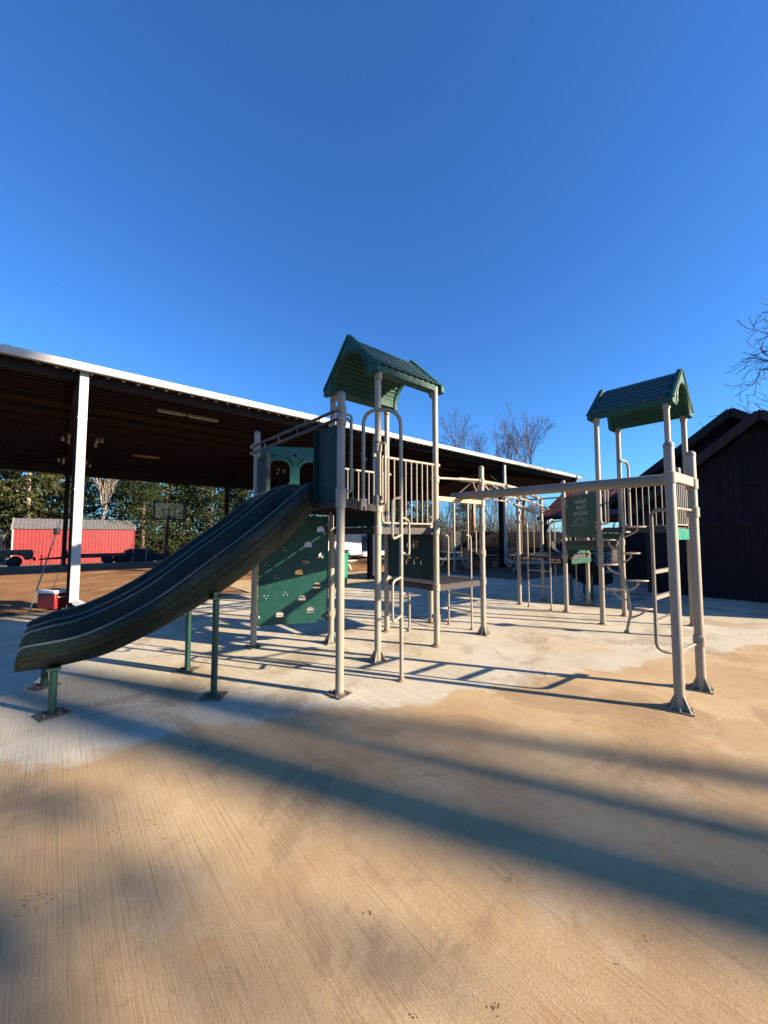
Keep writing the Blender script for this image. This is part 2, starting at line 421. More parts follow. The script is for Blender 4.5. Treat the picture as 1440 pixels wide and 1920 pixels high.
# ---------------------------------------------------------------- ground
def ground_z(b): 
    t = min(1, max(0, (b - 22) / 16)); return -.80 * t * t * (3 - 2 * t)
mb = MB(); bs = [-400, -60, -20, 0, 8, 16, 22, 24, 26, 28, 30, 32, 34, 36, 38, 45, 80, 200, 900]; as_ = [-900, -200, -60, -20, 0, 20, 60, 200, 900]
for b in bs:
    for a in as_: mb.v.append(tuple(W(a, b, ground_z(b) - .03)))
for i in range(len(bs) - 1):
    for j in range(len(as_) - 1):
        q = i * len(as_) + j; mb.f.append((q, q + 1, q + len(as_) + 1, q + len(as_)))
tag(mb.build("ground", yard_mat(), smooth=60), kind="structure")
mb = MB(); A0, A1 = -14.0, 25.5; ed = []
n_ed = 60
front = [(A0 + (A1 - A0) * i / n_ed, 7.6 + .25 * math.sin(i * .7) + .2 * math.sin(i * 1.9)) for i in range(n_ed + 1)]
vs = [W(a, b, -.012) for a, b in front] + [W(a, 22.6 + .5 * math.sin(i * .9), -.012) for i, (a, b) in enumerate(front)]
mb.add(vs, [(i, i + 1, n_ed + 2 + i, n_ed + 1 + i) for i in range(n_ed)])
tag(mb.build("clay_floor", clay_mat(), smooth=0), kind="structure")
slab = [(-6.2, -14), (16.5, -14), (16.5, 3.2), (9.3, 3.4), (9.2, 9.8), (1.0, 9.8), (1.0, 6.75), (-6.2, 6.75)]
mb = MB(); mb.prism([tuple(W(a, b))[:2] for a, b in slab], -.15, 0.0)
tag(mb.build("concrete_slab", concrete_mat(), smooth=0), kind="structure")
# ---------------------------------------------------------------- the play structure (local frame: x along u, y along n)
play = empty("play_structure", W(0, 0, 0), TH, "large tan and green metal play structure with double slide and roofed towers on concrete", "playground")
mw = 1.075
P1, P2, P3, P4, P5, P6 = (-.94, -.54), (0, 0), (-.01, 1.08), (-.97, 1.62), (1.07, 1.065), (1.06, -.05)
P7, PX = (2.14, -.085), (2.13, 1.05)
T1, T2, T3, T4 = (4.35, -1.06), (5.43, -1.06), (4.34, -2.135), (5.425, -2.135)
P8, P9, P12, P13 = (5.02, .955), (5.0, -.12), (6.06, .93), (6.10, -.12)
R1, R2 = (1.25, -2.845), (2.0, -2.865)
PR = .043
def V3(p, z): return Vector((p[0], p[1], z))
collar_me = MB().lathe((0, 0, 0), [(PR + .003, -.055), (PR + .011, -.05), (PR + .011, .05), (PR + .003, .055)], 18).box((PR + .018, 0, .02), (.03, .028, .05)).mesh("collar", M_POST)
def base_fins():
    m = MB().box((0, 0, .006), (.20, .20, .012))
    for k in range(4):
        a = k * math.pi / 2 + math.pi / 4; d = Vector((math.cos(a), math.sin(a), 0)); t = Vector((-d.y, d.x, 0)) * .008
        m.extr([(PR - .006, .012), (.115, .012), (.105, .03), (PR - .006, .15)], -t / 2, d, (0, 0, 1), t)
    for k in range(4):
        a = k * math.pi / 2; m.lathe((.085 * math.cos(a), .085 * math.sin(a), .012), [(.013, 0), (.013, .012), (.008, .014), (.008, .028)], 6)
    return m
fin_me = base_fins().mesh("base_plate", M_POSTW)
plate_mb = MB().box((0, 0, .006), (.19, .19, .012), .3)
for sx in (-1, 1):
    for sy in (-1, 1): plate_mb.lathe((sx * .072, sy * .072, .012), [(.013, 0), (.013, .012), (.008, .014), (.008, .026)], 6)
plate_mb.lathe((0, 0, .012), [(PR + .014, 0), (PR + .012, .012)], 16)
plate_me = plate_mb.mesh("base_plate", M_DKBASE)
ring_me = MB().lathe((0, 0, 0), [(.085, 0), (.082, .008), (PR + .012, .02), (PR + .006, .045)], 18).mesh("base_plate", M_BASE)
def post(p, h, base, collars=(), dome=True, r=PR, m=None):
    prof = [(r, .008), (r, h - r * .8)] + ([(r * .97, h - r * .62), (r * .85, h - r * .36), (r * .6, h - r * .14), (r * .25, h - r * .02)] if dome else [(r, h)])
    o = MB().lathe((p[0], p[1], 0), prof, 20).build("post", m or M_POST, play)
    b = link("base_plate", base, o); b.location = (p[0], p[1], .001); b.rotation_euler = (0, 0, rnd.uniform(-.3, .3))
    for i, z in enumerate(collars):
        c = link("collar", collar_me, o); c.location = (p[0], p[1], z); c.rotation_euler = (0, 0, rnd.uniform(0, 6))
    if dome:
        cp = MB().lathe((p[0], p[1], h - r * 1.0), [(r + .0025, -.012), (r + .004, 0), (r * 1.02, r * .42), (r * .88, r * .68), (r * .62, r * .9), (r * .25, r * 1.03)], 20).build("cap", M_POSTW, o)
    return o
post(P1, 3.11, plate_me, (1.93, 2.03, 2.80, 2.89))
post(P4, 3.13, plate_me, (.42, 1.93, 2.80, 2.89))
post(P2, 3.80, fin_me, (1.66, 1.95, 2.06, 2.74), False)
post(P3, 3.80, fin_me, (.42, 1.62, 1.95), False)
post(P5, 3.80, ring_me, (.86, 1.66), False)
post(P6, 3.80, ring_me, (.40, .84, 1.66, 2.42), False)
post(P7, 2.74, fin_me, (.85, 1.30, 1.72, 2.12, 2.47))
post(PX, 1.95, ring_me, (.85,))
post(T1, 3.80, ring_me, (1.45, 1.72, 1.80, 2.47), False)
post(T2, 3.80, ring_me, (1.45, 1.72), False)
post(T3, 3.80, ring_me, (1.72,), False)
post(T4, 3.80, ring_me, (1.72,), False)
post(P9, 2.76, ring_me, (1.15, 1.47))
post(P8, 2.52, ring_me, (1.15, 1.9, 2.1))
post(P12, 2.55, ring_me, (1.15, 1.9))
post(P13, 2.70, fin_me, (1.15, 1.47))
post(R1, 2.49, fin_me, (2.14,))
post(R2, 2.50, fin_me, (.50, 1.84, 2.14))

# decks
def inset(poly, d):
    cx = sum(p[0] for p in poly) / len(poly); cy = sum(p[1] for p in poly) / len(poly)
    return [(cx + (x - cx) * (1 - d), cy + (y - cy) * (1 - d)) for x, y in poly]
def deck(poly, z, name="deck"):
    m = MB(); q = inset(poly, .03); m.prism(q, z - .018, z)
    n = len(q)
    o = m.build(name, M_DECK, play, smooth=0)
    for i in range(n):
        a, b = Vector((*q[i], z - .052)), Vector((*q[(i + 1) % n], z - .052)); d = (b - a).normalized()
        MB().bar(a + d * .03, b - d * .03, .03, .075).build("rim", M_DECK, o, smooth=0)
    c = Vector((sum(p[0] for p in q) / n, sum(p[1] for p in q) / n, z - .045))
    sup = MB()
    for i in range(2): 
        a = Vector((*q[0], 0)).lerp(Vector((*q[1], 0)), .33 + .33 * i); b = Vector((*q[3], 0)).lerp(Vector((*q[2], 0)), .33 + .33 * i)
        sup.bar(Vector((a.x, a.y, z - .048)), Vector((b.x, b.y, z - .048)), .03, .055)
    sup.build("joist", M_DECK, o, smooth=0)
    # raised grip buttons: too small to pick apart
    g = MB(); ex = Vector(q[1] + (0,)) - Vector(q[0] + (0,)); k = 17
    e0, e1, e2, e3 = [Vector((*v, 0)) for v in q]
    for i in range(1, k):
        for j in range(1, k):
            p = e0.lerp(e1, i / k).lerp(e3.lerp(e2, i / k), j / k)
            g.box((p.x, p.y, z + .0015), (.03, .03, .003), .785)
    s = g.build("grip_buttons", M_DECK, o, smooth=0); s["kind"] = "stuff"
    return o
deck([P1, P2, P3, P4], 1.99)
deck([P2, P6, P5, P3], 1.70)
deck([P6, P7, PX, P5], .87)
deck([T3, T4, T2, T1], 1.73)
deck([T1, T2, P13, P9], 1.48)
deck([P9, P13, P12, P8], 1.17)

# riser boards
def board(p, q, z0, z1, m, t=.019, off=(0, 0), trim=.06, name="riser_panel"):
    a, b = Vector((p[0] + off[0], p[1] + off[1], 0)), Vector((q[0] + off[0], q[1] + off[1], 0)); d = (b - a).normalized()
    a += d * trim; b -= d * trim
    return MB().bar(Vector((a.x, a.y, (z0 + z1) / 2)), Vector((b.x, b.y, (z0 + z1) / 2)), t, z1 - z0).build(name, m, play, smooth=0, bevel=.004)
board(P2, P3, 1.715, 1.93, M_DKGREEN)
board(T1, T2, 1.495, 1.63, M_GREEN)
board(P9, P13, 1.19, 1.40, M_GREEN)
board(T3, T4, 1.52, 1.70, M_BIN, off=(0, -.02), trim=.12)
board(P9, T1, 1.30, 1.405, M_GREEN, off=(.04, .02))
board(P9, P13, .98, 1.10, M_GREEN, off=(.1, -.06))

# vertical-bar barriers
def barrier(p, q, z0, z1, n, ext=.02, inset_=.07):
    a, b = Vector((*p, 0)), Vector((*q, 0)); d = (b - a).normalized(); up = Vector((0, 0, 1))
    o = MB().tube([a + d * -.06 + up * z1, b + d * .06 + up * z1], .019, 10).build("barrier", M_POST, play)
    for e in (a + d * -.06, b + d * .06):
        MB().lathe((e.x, e.y, z1 - .026), [(.012, 0), (.026, .01), (.028, .026), (.026, .042), (.012, .052)], 10).build("end_knob", M_POST, o)
    pa, pb = a + d * inset_, b - d * inset_
    loop = fillet([pa + up * (z1 - .01), pa + up * z0, pb + up * z0, pb + up * (z1 - .01)], .07)
    MB().tube(loop, .0135, 8).build("frame", M_POST, o)
    for i in range(1, n):
        c = pa.lerp(pb, i / n)
        MB().tube([c + up * (z0 + .01), c + up * (z1 - .012)], .0105, 8).build("bar", M_POST, o)
    return o
barrier(P2, P6, 1.755, 2.63, 9)
barrier(T4, T2, 1.77, 2.63, 9)
barrier(P3, P5, 1.755, 2.63, 9)
barrier(T3, T4, 1.77, 2.63, 8)

def handle(p, ang, z0, z1, reach=.10, r=.0135):
    d = Vector((math.cos(ang), math.sin(ang), 0)); c = Vector((*p, 0)); up = Vector((0, 0, 1))
    pts = fillet([c + d * (PR - .004) + up * z1, c + d * (PR + reach) + up * z1, c + d * (PR + reach) + up * z0, c + d * (PR - .004) + up * z0], .07)
    o = MB().tube(pts, r, 8).build("grab_handle", M_POST, play)
    for z in (z0, z1):
        k = MB().lathe((c.x, c.y, z - .026), [(PR + .002, 0), (PR + .009, .004), (PR + .009, .048), (PR + .002, .052)], 18).build("clamp", M_POSTW, o)
    return o
handle(P1, R(-12), 2.05, 2.87, .075)
handle(P1, R(14), 2.06, 2.84, .11)
handle(P2, R(-75), 2.0, 2.80, .075)
handle(P2, R(-38), 2.0, 2.80, .05)
handle(P7, R(150), 1.30, 1.72, .065)
handle(T1, R(-62), 1.80, 2.50, .10)
handle(T1, R(-95), 1.80, 2.50, .06)

# ---- climbing panel, barrier panel, window panel
def edge_frame(p, q, z, off=0.0):
    a, b = Vector((*p, z)), Vector((*q, z)); d = (b - a).normalized(); nn = Vector((d.y, -d.x, 0))
    return frame(a + nn * off, d, (0, 0, 1)), (b - a).length
def halfround(cx, cy, w, h):
    return [(cx - w / 2, cy - h / 2), (cx + w / 2, cy - h / 2)] + arc(cx, cy - h * .05, w / 2, 0, 180, 9, h * .55)
fm, ln = edge_frame(P4, P3, .30)
Wd, Hd = ln - .10, 1.58
def cpos(x, y): return .05 + (x - 215) / (1120 - 215) * Wd, (1570 - y) / 1470 * Hd
holes = [halfround(*cpos(x, y), .105, .085) for x, y in ((1015, 280), (850, 490), (1030, 650), (815, 715), (735, 865), (970, 1055), (780, 1220), (890, 1385), (495, 1430), (620, 300))]
out = [(.05, 0), (.05 + Wd - .16, .01), (.05 + Wd - .13, .06), (.05 + Wd - .02, .03), (.05 + Wd, .05), (.05 + Wd, Hd), (.05, Hd)]
climb = link("climbing_panel", flat_mesh("climbing_panel", [out] + holes, .019, M_GREEN, fm), play)
bm_ = MB()
bolt_me = MB().lathe((0, 0, 0), [(.0085, 0), (.0085, .006), (.005, .010)], 8).mesh("bolt", M_BOLT)
for x, y in ((315, 1190), (560, 1160), (450, 935), (320, 755), (545, 560), (795, 190), (900, 870)):
    for k in range(3):
        cx, cy = cpos(x, y); an = R(90 + 120 * k + (180 if y == 1190 else 0))
        p = fm @ Vector((cx + .03 * math.cos(an), cy + .026 * math.sin(an), .0096))
        b = link("bolt", bolt_me, climb); b.location = p; b.rotation_euler = (fm.to_3x3()).to_euler()
for cx, cy in ((.05, .12), (.05, 1.45), (.05 + Wd, .12), (.05 + Wd, 1.45)):
    p = fm @ Vector((cx, cy, 0)); MB().bar(p - Vector((.035, 0, 0)), p + Vector((.035, 0, 0)), .05, .04).build("bracket", M_POST, climb, bevel=.006)
fm, ln = edge_frame(P4, P3, 2.0, .01)
def tp(x, y): return .05 + (x - 330) / (1190 - 330) * (ln - .1), (1010 - y) / (1010 - 475) * .91
def arch_open(x0, x1, y0, y1, bumpside):
    (ax, ay), (bx, by) = tp(x0, y1), tp(x1, y0); r = (bx - ax) * .42
    pts = [(ax, ay)]
    if bumpside: pts += [(bx, ay), (bx, ay + .12)] + [(bx - .015 + .055 * math.cos(R(q)), ay + .22 + .07 * math.sin(R(q))) for q in (250, 215, 180, 145, 110)] + [(bx, ay + .33)]
    else: pts += [(bx, ay)]
    pts += [(bx - r + r * math.cos(R(q)), by - r + r * math.sin(R(q))) for q in range(0, 91, 15)]
    pts += [(ax + r - r * math.cos(R(q)), by - r + r * math.sin(R(q))) for q in range(90, -1, -15)]
    return pts
def slot(x0, y0, x1, y1, bow=.02, w=.016):
    (ax, ay), (bx, by) = tp(x0, y0), tp(x1, y1); d = Vector((bx - ax, by - ay)); nn = Vector((-d.y, d.x)).normalized(); top = []; bot = []
    for i in range(6):
        t = i / 5; c = Vector((ax, ay)) + d * t + nn * bow * math.sin(math.pi * t)
        top.append(tuple(c + nn * w / 2)); bot.append(tuple(c - nn * w / 2))
    return bot + top[::-1]
sp = [[(.05, 0), (ln - .05, 0), (ln - .05, .91), (.10, .91), (.05, .86)], arch_open(425, 695, 595, 980, True), arch_open(815, 1090, 605, 980, False),
      [(x, y) for x, y in arc(*tp(757, 548), .021, 0, 342, 15)], slot(425, 580, 520, 552, .015), slot(650, 560, 725, 645, .015), slot(785, 645, 870, 572, .015)]
link("arch_window_panel", flat_mesh("arch_window_panel", sp, .019, M_TEAL, fm), play)
fm, ln = edge_frame(P5, P6, .93, .0)
def rect(x0, x1, y0, y1): return [(x0, y0), (x1, y0), (x1, y1), (x0, y1)]
sp = [rect(.05, ln - .05, 0, .70), rect(.34, .44, .47, .57), rect(.50, .60, .47, .57), rect(.64, .76, .46, .60), halfround(.40, .27, .10, .10), halfround(.56, .27, .16, .13), halfround(.72, .27, .13, .12), rect(.80, .86, .22, .30)]
link("window_panel", flat_mesh("window_panel", sp, .019, M_DKGREEN, fm), play)
# engraved race panel between two posts
fm, ln = edge_frame(P9, T1, 1.55, .0)
race = link("race_panel", flat_mesh("race_panel", [rect(.05, ln - .05, 0, .84)], .019, M_GREEN, fm), play)
race["label"] = "dark green panel engraved FINGER MAZE RACING over a car outline"
def onp(x, y, z=.0112): return fm @ Matrix.Translation((x, y, z))
for i, (w, y) in enumerate((("FINGER", .70), ("MAZE", .585), ("RACING", .47))):
    link("lettering", text_mesh("lettering", w, .105, .003, M_LETTER, onp(ln * .5 + .03, y), .25), race)
mzz = MB()
car = [(-.25, .02), (-.19, .075), (-.10, .085), (-.04, .125), (.07, .125), (.14, .085), (.24, .06), (.26, .02)]
def strip(pts):
    mzz.tube([onp(ln * .5 + x, .26 + y, .011) @ Vector((0, 0, 0)) for x, y in pts], .0035, 4)
strip(car); strip([(-.26, .02), (-.18, .02)]); strip([(-.10, .02), (.10, .02)]); strip([(.18, .02), (.27, .02)]); strip([(-.05, .085), (.11, .085)])
strip([(-.30, -.02), (-.05, -.02)]); strip([(.02, -.02), (.22, -.02)])
for cx in (-.14, .14): strip(arc(cx, .02, .04, 0, 180, 8)); 
mzz.build("car_outline", M_LETTER, race)
hook = [onp(.14, .78, .02) @ Vector((0, 0, 0)), onp(.10, .70, .03) @ Vector((0, 0, 0)), onp(.20, .60, .02) @ Vector((0, 0, 0))]
MB().tube(hook, .005, 6).build("hanging_cord", M_COOLWHITE, race)
for x, y in ((.09, .80), (ln * .5, .80), (ln - .09, .8), (.09, .04), (ln - .09, .04)):
    b = link("bolt", bolt_me, race); b.location = fm @ Vector((x, y, .0096)); b.rotation_euler = fm.to_3x3().to_euler()

# ---- hood panels beside the slide and the rails over it
d14 = (Vector((*P4, 0)) - Vector((*P1, 0))).normalized(); on = Vector((-d14.y, d14.x, 0))
if on.x > 0: on = -on
for base_p, sgn, z1 in ((P1, 1, 2.77), (P4, -1, 2.72)):
    a = Vector((*base_p, 0)) + d14 * sgn * .05; b = a + d14 * sgn * .40
    o = MB().bar(Vector((a.x, a.y, (1.95 + z1) / 2)), Vector((b.x, b.y, (1.95 + z1) / 2)), .022, z1 - 1.95).build("side_panel", M_DKGREEN, play, smooth=0, bevel=.006)
    e = b + on * .06
    MB().bar(Vector((b.x, b.y, (1.97 + z1) / 2)), Vector((e.x, e.y, (1.97 + z1) / 2)), .018, z1 - 1.97).build("flange", M_DKGREEN, o, smooth=0, bevel=.004)
a, b = Vector((*P1, 0)) + on * .055 - d14 * .06, Vector((*P4, 0)) + on * .055 + d14 * .06
guard = MB().tube([a + Vector((0, 0, 2.895)), b + Vector((0, 0, 2.895))], .0175, 10).build("slide_guard_rail", M_BLACKPIPE, play)
MB().tube([a + Vector((0, 0, 2.80)), b + Vector((0, 0, 2.80))], .0175, 10).build("lower_rail", M_BLACKPIPE, guard)
for t in (.18, .40, .62, .80):
    c = a.lerp(b, t); MB().tube([c + Vector((0, 0, 2.80)), c + Vector((0, 0, 2.895))], .008, 6).build("spacer", M_BLACKPIPE, guard)
for e in (a, b):
    for z in (2.80, 2.895):
        MB().lathe((e.x, e.y, z - .025), [(.012, 0), (.025, .01), (.027, .025), (.025, .04), (.012, .05)], 10).build("end_knob", M_POST, guard)

# ---- double slide
def bc(a): return .09627 * a * a + .09794 * a + .5453
ZT = [(-3.62, .60), (-3.31, .635), (-2.99, .685), (-2.72, .81), (-2.4, 1.01), (-1.96, 1.38), (-1.77, 1.53), (-1.62, 1.655), (-1.44, 1.81), (-1.24, 2.0), (-1.12, 2.10), (-1.03, 2.175), (-.90, 2.18), (-.80, 2.16)]
ZB = [(-3.62, .375), (-3.38, .37), (-3.13, .385), (-2.79, .455), (-2.39, .655), (-1.95, .925), (-1.6, 1.175), (-1.21, 1.50), (-1.05, 1.68), (-.95, 1.82), (-.83, 1.93), (-.75, 1.95)]
def smooth_tab(tab, x, w=.09): return sum(interp(x + w * k, tab) for k in (-1, -.5, 0, .5, 1)) / 5
def section(a):
    zt, zb = smooth_tab(ZT, a), smooth_tab(ZB, a); bed = zb + .045; h = zt - bed
    pr = [(-.30, zb - bed), (-.40, zb - bed + .012), (-.455, -.02), (-.495, .10 * h), (-.538, .24 * h), (-.572, .42 * h), (-.566, .435 * h), (-.576, .45 * h), (-.590, .64 * h), (-.584, .655 * h), (-.593, .67 * h),
          (-.594, .86 * h), (-.594, .95 * h), (-.580, .99 * h), (-.562, h), (-.546, .985 * h), (-.536, .94 * h), (-.528, .80 * h), (-.515, .55 * h), (-.485, .26 * h), (-.42, .06 * h), (-.33, .0), (-.235, .05 * h), (-.165, .26 * h), (-.138, .56 * h), (-.128, .90 * h), (-.122, 1.06 * h), (-.108, 1.11 * h), (-.090, 1.08 * h), (-.080, .96 * h), (-.06, .62 * h), (0, .46 * h)]
    full = pr + [(-x, z) for x, z in pr[-2::-1]]
    lift = .10 * min(1, max(0, (a + 3.45) / .3)) * min(1, max(0, (-.95 - a) / .35))       # the lanes bank up towards the outer rail
    return [(x, bed + z + lift * (x + .59) / 1.18) for x, z in full]
def end_round(a):                      # lip at the exit curls down and inward
    t = max(0, (-3.27 - a) / .135); return min(1, t)
SL = []
av = [-.80 - .035 * i for i in range(74)] + [-3.375, -3.392, -3.402]
for a in av:
    t = end_round(a); s = section(a)
    zt = max(z for _, z in s); zb = min(z for _, z in s)
    SL.append([(a if True else 0, bc(a) + x * (1 - .05 * t * t), z if t == 0 else zb + (z - zb) * math.sqrt(max(0, 1 - min(1, t) ** 6 * .93))) for x, z in s])
m = MB(); ns = len(SL[0])
for s in SL: m.v.extend(s)
for i in range(len(SL) - 1):
    for j in range(ns - 1):
        q = i * ns + j; m.f.append((q, q + 1, q + ns + 1, q + ns))
    m.f.append((i * ns + ns - 1, i * ns, (i + 1) * ns, (i + 1) * ns + ns - 1))
slide = m.build("double_slide", M_SLIDE, play, smooth=50)
slide["label"] = "dark green moulded double slide with two parallel curved lanes"
for xr in (-.562, -.108, .108, .562):     # paler tubes paint the sky's sheen along the rounded rims
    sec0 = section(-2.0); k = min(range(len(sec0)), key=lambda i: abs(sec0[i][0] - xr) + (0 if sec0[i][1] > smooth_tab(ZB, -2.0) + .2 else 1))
    MB().tube([Vector(q[k]) for q in SL[:-2]], .0135, 6).build("rim_sheen", M_RIM, slide)
# entry hoods: upright moulded cheeks at the head of each rail
for x0, x1 in ((-.60, -.45), (-.12, .12), (.45, .60)):
    b0 = bc(-.95)
    h = MB().extr([(-.70, 1.94), (-1.06, 1.94), (-1.10, 2.06), (-1.05, 2.175), (-.98, 2.20), (-.78, 2.19), (-.70, 2.14)], (0, b0 + x0, 0), (1, 0, 0), (0, 0, 1), (0, x1 - x0, 0))
    h.build("entry_cheek", M_SLIDE, slide, smooth=30, bevel=.025)
MB().box((-.84, bc(-.9), 1.955), (.36, 1.2, .03)).build("entry_lip", M_SLIDE, slide, bevel=.01)
for (x, y), top in (((-1.93, 1.20), .98), ((-1.92, .22), .98), ((-3.14, .75), .42), ((-3.21, 1.65), .42)):
    lg = MB().lathe((x, y, 0), [(.031, .008), (.031, top)], 16).build("leg", M_LEG, slide)
    pm = MB().box((x, y, .007), (.21, .21, .012), rnd.uniform(-.2, .9))
    for k in range(4): pm.lathe((x + .075 * math.cos(k * 1.57 + .8), y + .075 * math.sin(k * 1.57 + .8), .012), [(.012, 0), (.012, .012), (.007, .014), (.007, .024)], 6)
    pm.build("foot_plate", M_DKBASE, lg, smooth=0)
    MB().box((x, y, top - .01), (.10, .13, .02)).build("saddle", M_LEG, lg)
for y0 in (bc(-1.93),):
    MB().bar((-1.925, bc(-1.93) - .5, 1.0), (-1.925, bc(-1.93) + .5, 1.0), .04, .05).build("cross_bar", M_LEG, slide)
    MB().bar((-3.17, bc(-3.17) - .45, .425), (-3.17, bc(-3.17) + .45, .425), .04, .05).build("cross_bar", M_LEG, slide)

# ---- moulded gable roofs
def roof(c, axis_deg, name_label):
    ax = Vector((math.cos(R(axis_deg)), math.sin(R(axis_deg)), 0)); ay = Vector((-ax.y, ax.x, 0)); o0 = Vector((c[0], c[1], 0))
    def pt(x, y, z): return o0 + ax * x + ay * y + Vector((0, 0, z))
    L, Hw, ze, zr = .60, .60, 3.76, 4.39
    k = 14
    def outer(hw, z0, z1, zr_, t):         # point on the outline for parameter t in 0..1 (foot -> ridge -> foot)
        seq = [(-hw, z0), (-hw, z1), (0, zr_), (hw, z1), (hw, z0)]
        lens = [.06, .44, .44, .06]; acc = 0
        for (p, q, l) in zip(seq, seq[1:], lens):
            if t <= acc + l + 1e-9: s = (t - acc) / l; return p[0] + (q[0] - p[0]) * s, p[1] + (q[1] - p[1]) * s
            acc += l
        return seq[-1]
    ts = [0, .06] + [.06 + .44 * i / 7 for i in range(1, 8)] + [.5 + .44 * i / 7 for i in range(1, 7)] + [.94, 1]
    def arch_pt(t): an = math.pi * (1 - t); return .415 * math.cos(an), ze + .42 * math.sin(an) ** .9
    m = MB()
    ou = [outer(Hw, ze - .02, ze + .075, zr, t) for t in ts]; ar = [arch_pt(t) for t in ts]; n = len(ts)
    for x in (-L, L):
        for p in ou: m.v.append(tuple(pt(x, *p)))
        for p in ar: m.v.append(tuple(pt(x, *p)))
    for j in range(n - 1):
        m.f.append((j, j + 1, 2 * n + j + 1, 2 * n + j))                       # outer skin
        m.f.append((n + j + 1, n + j, 3 * n + j, 3 * n + j + 1))               # vault
    m.f.append((0, 2 * n, 3 * n, n)); m.f.append((n - 1, 2 * n - 1, 4 * n - 1, 3 * n - 1))
    r = m.build("roof", M_ROOF, play, smooth=30); r["label"] = name_label
    # vault ribs
    for an in range(12, 172, 9):
        t = an / 180; p = arch_pt(t); q = arch_pt(t + .018)
        mm = MB(); 
        mm.bar(pt(-L + .02, p[0] * .992, p[1] - .004), pt(L - .02, p[0] * .992, p[1] - .004), .012, .012); mm.build("vault_rib", M_ROOF, r)
    # gable end trims
    for sx in (-1, 1):
        g = MB(); x0, x1 = sx * (L - .02), sx * (L + .055)
        for (hw, zr_, zz0, xs, aw, ah) in ((Hw + .055, zr + .065, ze - .045, (x0, x1), .395, .40),):
            o2 = [outer(hw, zz0, ze + .06, zr_, t) for t in ts]; a2 = [(aw * math.cos(math.pi * (1 - t)), ze - .045 + (ah + .045) * math.sin(math.pi * (1 - t)) ** .8) for t in ts]
            for x in xs:
                g.v += [tuple(pt(x, *p)) for p in o2]; g.v += [tuple(pt(x, *p)) for p in a2]
            for j in range(n - 1):
                g.f += [(j, j + 1, 2 * n + j + 1, 2 * n + j), (n + j + 1, n + j, 3 * n + j, 3 * n + j + 1), (j + 1, j, n + j, n + j + 1), (2 * n + j, 2 * n + j + 1, 3 * n + j + 1, 3 * n + j)]
            g.f += [(0, 2 * n, 3 * n, n), (n - 1, 2 * n - 1, 4 * n - 1, 3 * n - 1)]
        e = g.build("gable_trim", M_ROOF, r, smooth=30, bevel=.012)
        # raised arch moulding and raking moulding on the face
        xx = sx * (L + .058)
        MB().tube([pt(xx, .435 * math.cos(R(q)), ze - .03 + .455 * math.sin(R(q)) ** .85) for q in range(2, 179, 8)], .017, 6).build("arch_moulding", M_ROOF, e)
        MB().tube([pt(xx, -(Hw + .035), ze + .05), pt(xx, 0, zr + .035), pt(xx, Hw + .035, ze + .05)], .02, 6).build("rake_moulding", M_ROOF, e)
    # shingles, each one its own slab, overlapping downhill
    sl = Vector((0, Hw, -(zr - ze - .075))); ll = sl.length; rows, cols = 6, 10; wv = (2 * L - .05) / cols; hv = ll / rows
    sh = MB(); w2 = wv * .47
    sh.extr([(-w2, -.006), (-w2, hv * 1.08 - .02), (-w2 * .55, hv * 1.08), (w2 * .55, hv * 1.08), (w2, hv * 1.08 - .02), (w2, -.006)], (0, 0, 0), (1, 0, 0), (0, 1, 0), (0, 0, .011))
    sme = sh.mesh("shingle", M_SHINGLE, 0)
    for sy in (-1, 1):
        dn = (ay * sy * Hw + Vector((0, 0, -(zr - ze - .075)))).normalized(); exx = ax * sy * -1; ez = exx.cross(dn)
        if ez.z < 0: exx = -exx; ez = exx.cross(dn)
        top = pt(0, 0, zr)
        for i in range(rows):
            for j in range(cols):
                xo = -L + .025 + wv * (j + .5) + (wv * .25 if i % 2 else -wv * .25)
                if abs(xo) + w2 > L - .005: xo = math.copysign(L - .006 - w2, xo)
                org = top + ax * xo + dn * (hv * i + .012) + ez * (.003 + .0006 * (j % 2))
                tilt = Matrix.Rotation(R(4.2), 4, 'X')
                b = link("shingle", sme, r); b.matrix_local = frame(org, exx, dn) @ tilt
    # sockets over the four posts
    for sx in (-1, 1):
        for sy in (-1, 1):
            p = pt(sx * mw / 2, sy * mw / 2, 3.70); MB().lathe(p, [(PR + .004, -.05), (PR + .012, -.045), (PR + .012, .06)], 16).build("post_socket", M_POST if sx * sy else M_POST, r)
    return r
roof((.53, .52), 0, "weathered green moulded roof on the tower behind the double slide")
roof((4.886, -1.597), 90, "green moulded roof on the tower with the leaf-step climber")
# ---- loop climber beside the slide deck
up = Vector((0, 0, 1))
e12 = (Vector((*P2, 0)) - Vector((*P1, 0))).normalized(); out12 = Vector((e12.y, -e12.x, 0))
pole = Vector((-.22, -.68, 0)); mid12 = (Vector((*P1, 0)) + Vector((*P2, 0))) / 2
ea = mid12 + out12 * .03 - e12 * .02
arch = fillet([pole + up * .01, pole + up * 3.03, ea + up * 3.07, ea + up * 1.93], .20, 7)
lc = MB().tube(arch, .0225, 12).build("loop_climber", M_POST, play)
lc["label"] = "arched pole climber with staggered foot loops beside the slide deck"
bp = link("base_plate", ring_me, lc); bp.location = pole; bp.scale = (.62, .62, 1)
for s in (-1, 1):
    q = ea + e12 * .055 * s
    MB().box((q.x, q.y, 1.95), (.045, .02, .13), math.atan2(e12.y, e12.x)).build("mounting_plate", M_POSTW, lc)
sd = (Matrix.Rotation(R(-12), 3, 'Z') @ e12)
